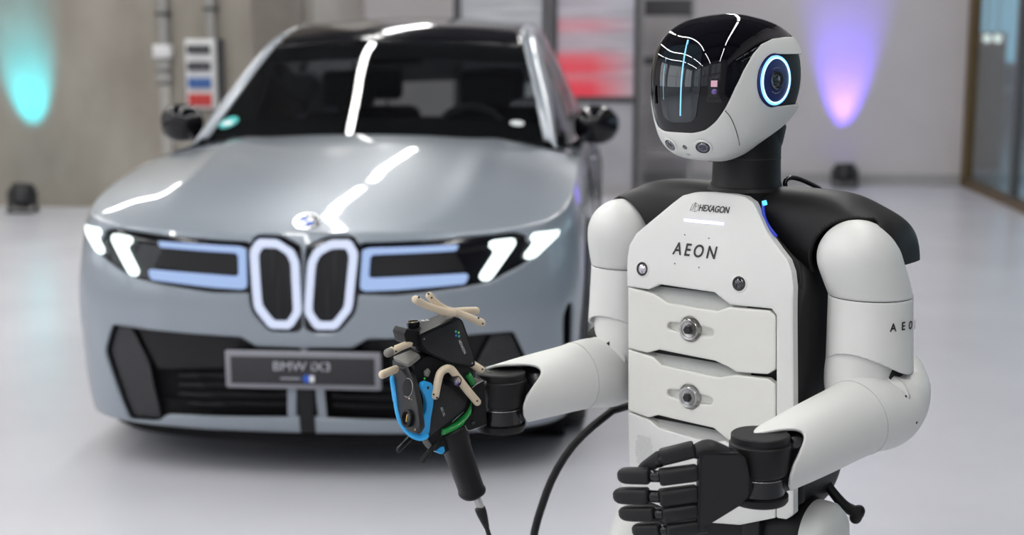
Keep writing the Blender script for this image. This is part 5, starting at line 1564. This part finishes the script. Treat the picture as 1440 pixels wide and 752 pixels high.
# ---- pelvis, legs and wheels of the robot
pel = rp('pelvis')
tube('pelvis_core', [TP(-.006, -.115, .78), TP(-.006, -.115, .70), TP(-.006, -.115, .62), TP(-.006, -.115, .585)], [(.095, .065), (.095, .065), (.085, .06), (.06, .05)], 'robot_black', pel, n=32, res=12, world=True, power=3, up=tuple(N_))
tube('hip_axle', [TP(-.14, HIP_D, HIP_Z), TP(.13, HIP_D, HIP_Z)], .034, 'robot_gloss', pel, n=28, world=True)
box('pelvis_strut', (-.012, -.02, .50), (.022, .02, .76), 'robot_black', pel, .004, M=Matrix(((U_.x, N_.x, 0, TP(.075, -.03, 0).x), (U_.y, N_.y, 0, TP(.075, -.03, 0).y), (0, 0, 1, 0), (0, 0, 0, 1))), world=True)
def make_leg(sd, u0):
    leg = rp('leg')
    hip, knee, ank = TP(u0, HIP_D, HIP_Z), TP(u0, HIP_D + .17, .41), TP(u0, HIP_D + .01, .10)
    M = axis_frame(TP(u0 + sd * .030, HIP_D, HIP_Z), U_ * sd)
    lathe('hip_cover', [(0, .022), (.026, .020), (.030, .019), (.050, .010), (.060, -.004), (.061, -.03), (.055, -.034)], 'shell_white', leg, M=M, n=48, world=True)
    lathe('hip_motor', [(.0, .0), (.060, .0), (.064, -.012), (.064, -.07), (0, -.07)], 'robot_black', leg, M=axis_frame(TP(u0, HIP_D, HIP_Z), U_ * sd), n=48, world=True)
    tube('thigh', [hip + (knee - hip) * k for k in (.10, .3, .6, .85, 1.0)], [(.050, .058), (.050, .060), (.046, .054), (.042, .046), (.038, .040)], 'shell_white', leg, n=36, res=18, world=True, round_ends=True, up=tuple(N_))
    lathe('knee_joint', [(0, .050), (.038, .048), (.044, .040), (.044, -.040), (.038, -.048), (0, -.050)], 'robot_black', leg, M=axis_frame(knee, U_), n=36, world=True)
    tube('shin', [knee + (ank - knee) * k for k in (.08, .35, .7, 1.0)], [(.036, .042), (.040, .048), (.034, .040), (.028, .030)], 'shell_white', leg, n=32, res=16, world=True, round_ends=True, up=tuple(N_))
    box('foot', (-.045, -.09, .045), (.045, .13, .10), 'robot_black', leg, .018, M=Matrix(((U_.x, N_.x, 0, TP(u0, HIP_D + .01, 0).x), (U_.y, N_.y, 0, TP(u0, HIP_D + .01, 0).y), (0, 0, 1, 0), (0, 0, 0, 1))), world=True)
    for dd in (HIP_D - .04, HIP_D + .11):
        wh = lathe('wheel', [(0, .020), (.030, .020), (.052, .018), (.055, .012), (.055, -.012), (.052, -.018), (.030, -.020), (0, -.020)], 'tyre', leg, M=axis_frame(TP(u0, dd, .055), U_), n=36, world=True)
        lathe('wheel_hub', [(0, .024), (.026, .023), (.028, .018), (.028, -.018), (.026, -.023), (0, -.024)], 'steel', wh, M=axis_frame(TP(u0, dd, .055), U_), n=28, world=True)
    return leg
make_leg(1, HIP_U)
make_leg(-1, 2 * YC - HIP_U)
# black grab handle at the rear
hd = tube('grab_handle', [at(1160, 676, 2.30), at(1172, 693, 2.29), at(1188, 711, 2.28), at(1205, 720, 2.27), at(1210, 719, 2.27)], [.0085, .0085, .0095, .0105, .0100], 'robot_black', ROB, n=16, res=28, world=True)
tube('handle_stub', [at(1208, 718, 2.27), at(1203, 728, 2.27)], .0105, 'robot_black', hd, n=16, world=True, round_ends=True)
# supply cable in a wide loop from behind the robot to the floor
PC = tag(empty('supply_cable', at(760, 715, 2.56)), 'thick black cable curving from behind the robot down to the floor', 'cable')
cp_ = [TP(-.06, -.228, .865), TP(-.08, -.26, .866), at(882, 571, 2.60), at(845, 590, 2.58), at(806, 626, 2.57), at(778, 670, 2.56), at(760, 718, 2.56), at(750, 760, 2.56), at(744, 860, 2.57), at(746, 980, 2.60)]
e = cp_[-1]
cp_ += [Vector((e.x - .01, e.y + .03, .10)), Vector((e.x - .04, e.y + .10, .012)), Vector((e.x - .05, e.y + .40, .0085)), Vector((e.x + .25, e.y + .80, .0085)), Vector((e.x + 1.0, e.y + .95, .0085)), Vector((e.x + 1.9, e.y + .7, .0085))]
tube('cord', cp_, .0078, 'robot_black', PC, n=14, res=140, world=True, round_ends=True)
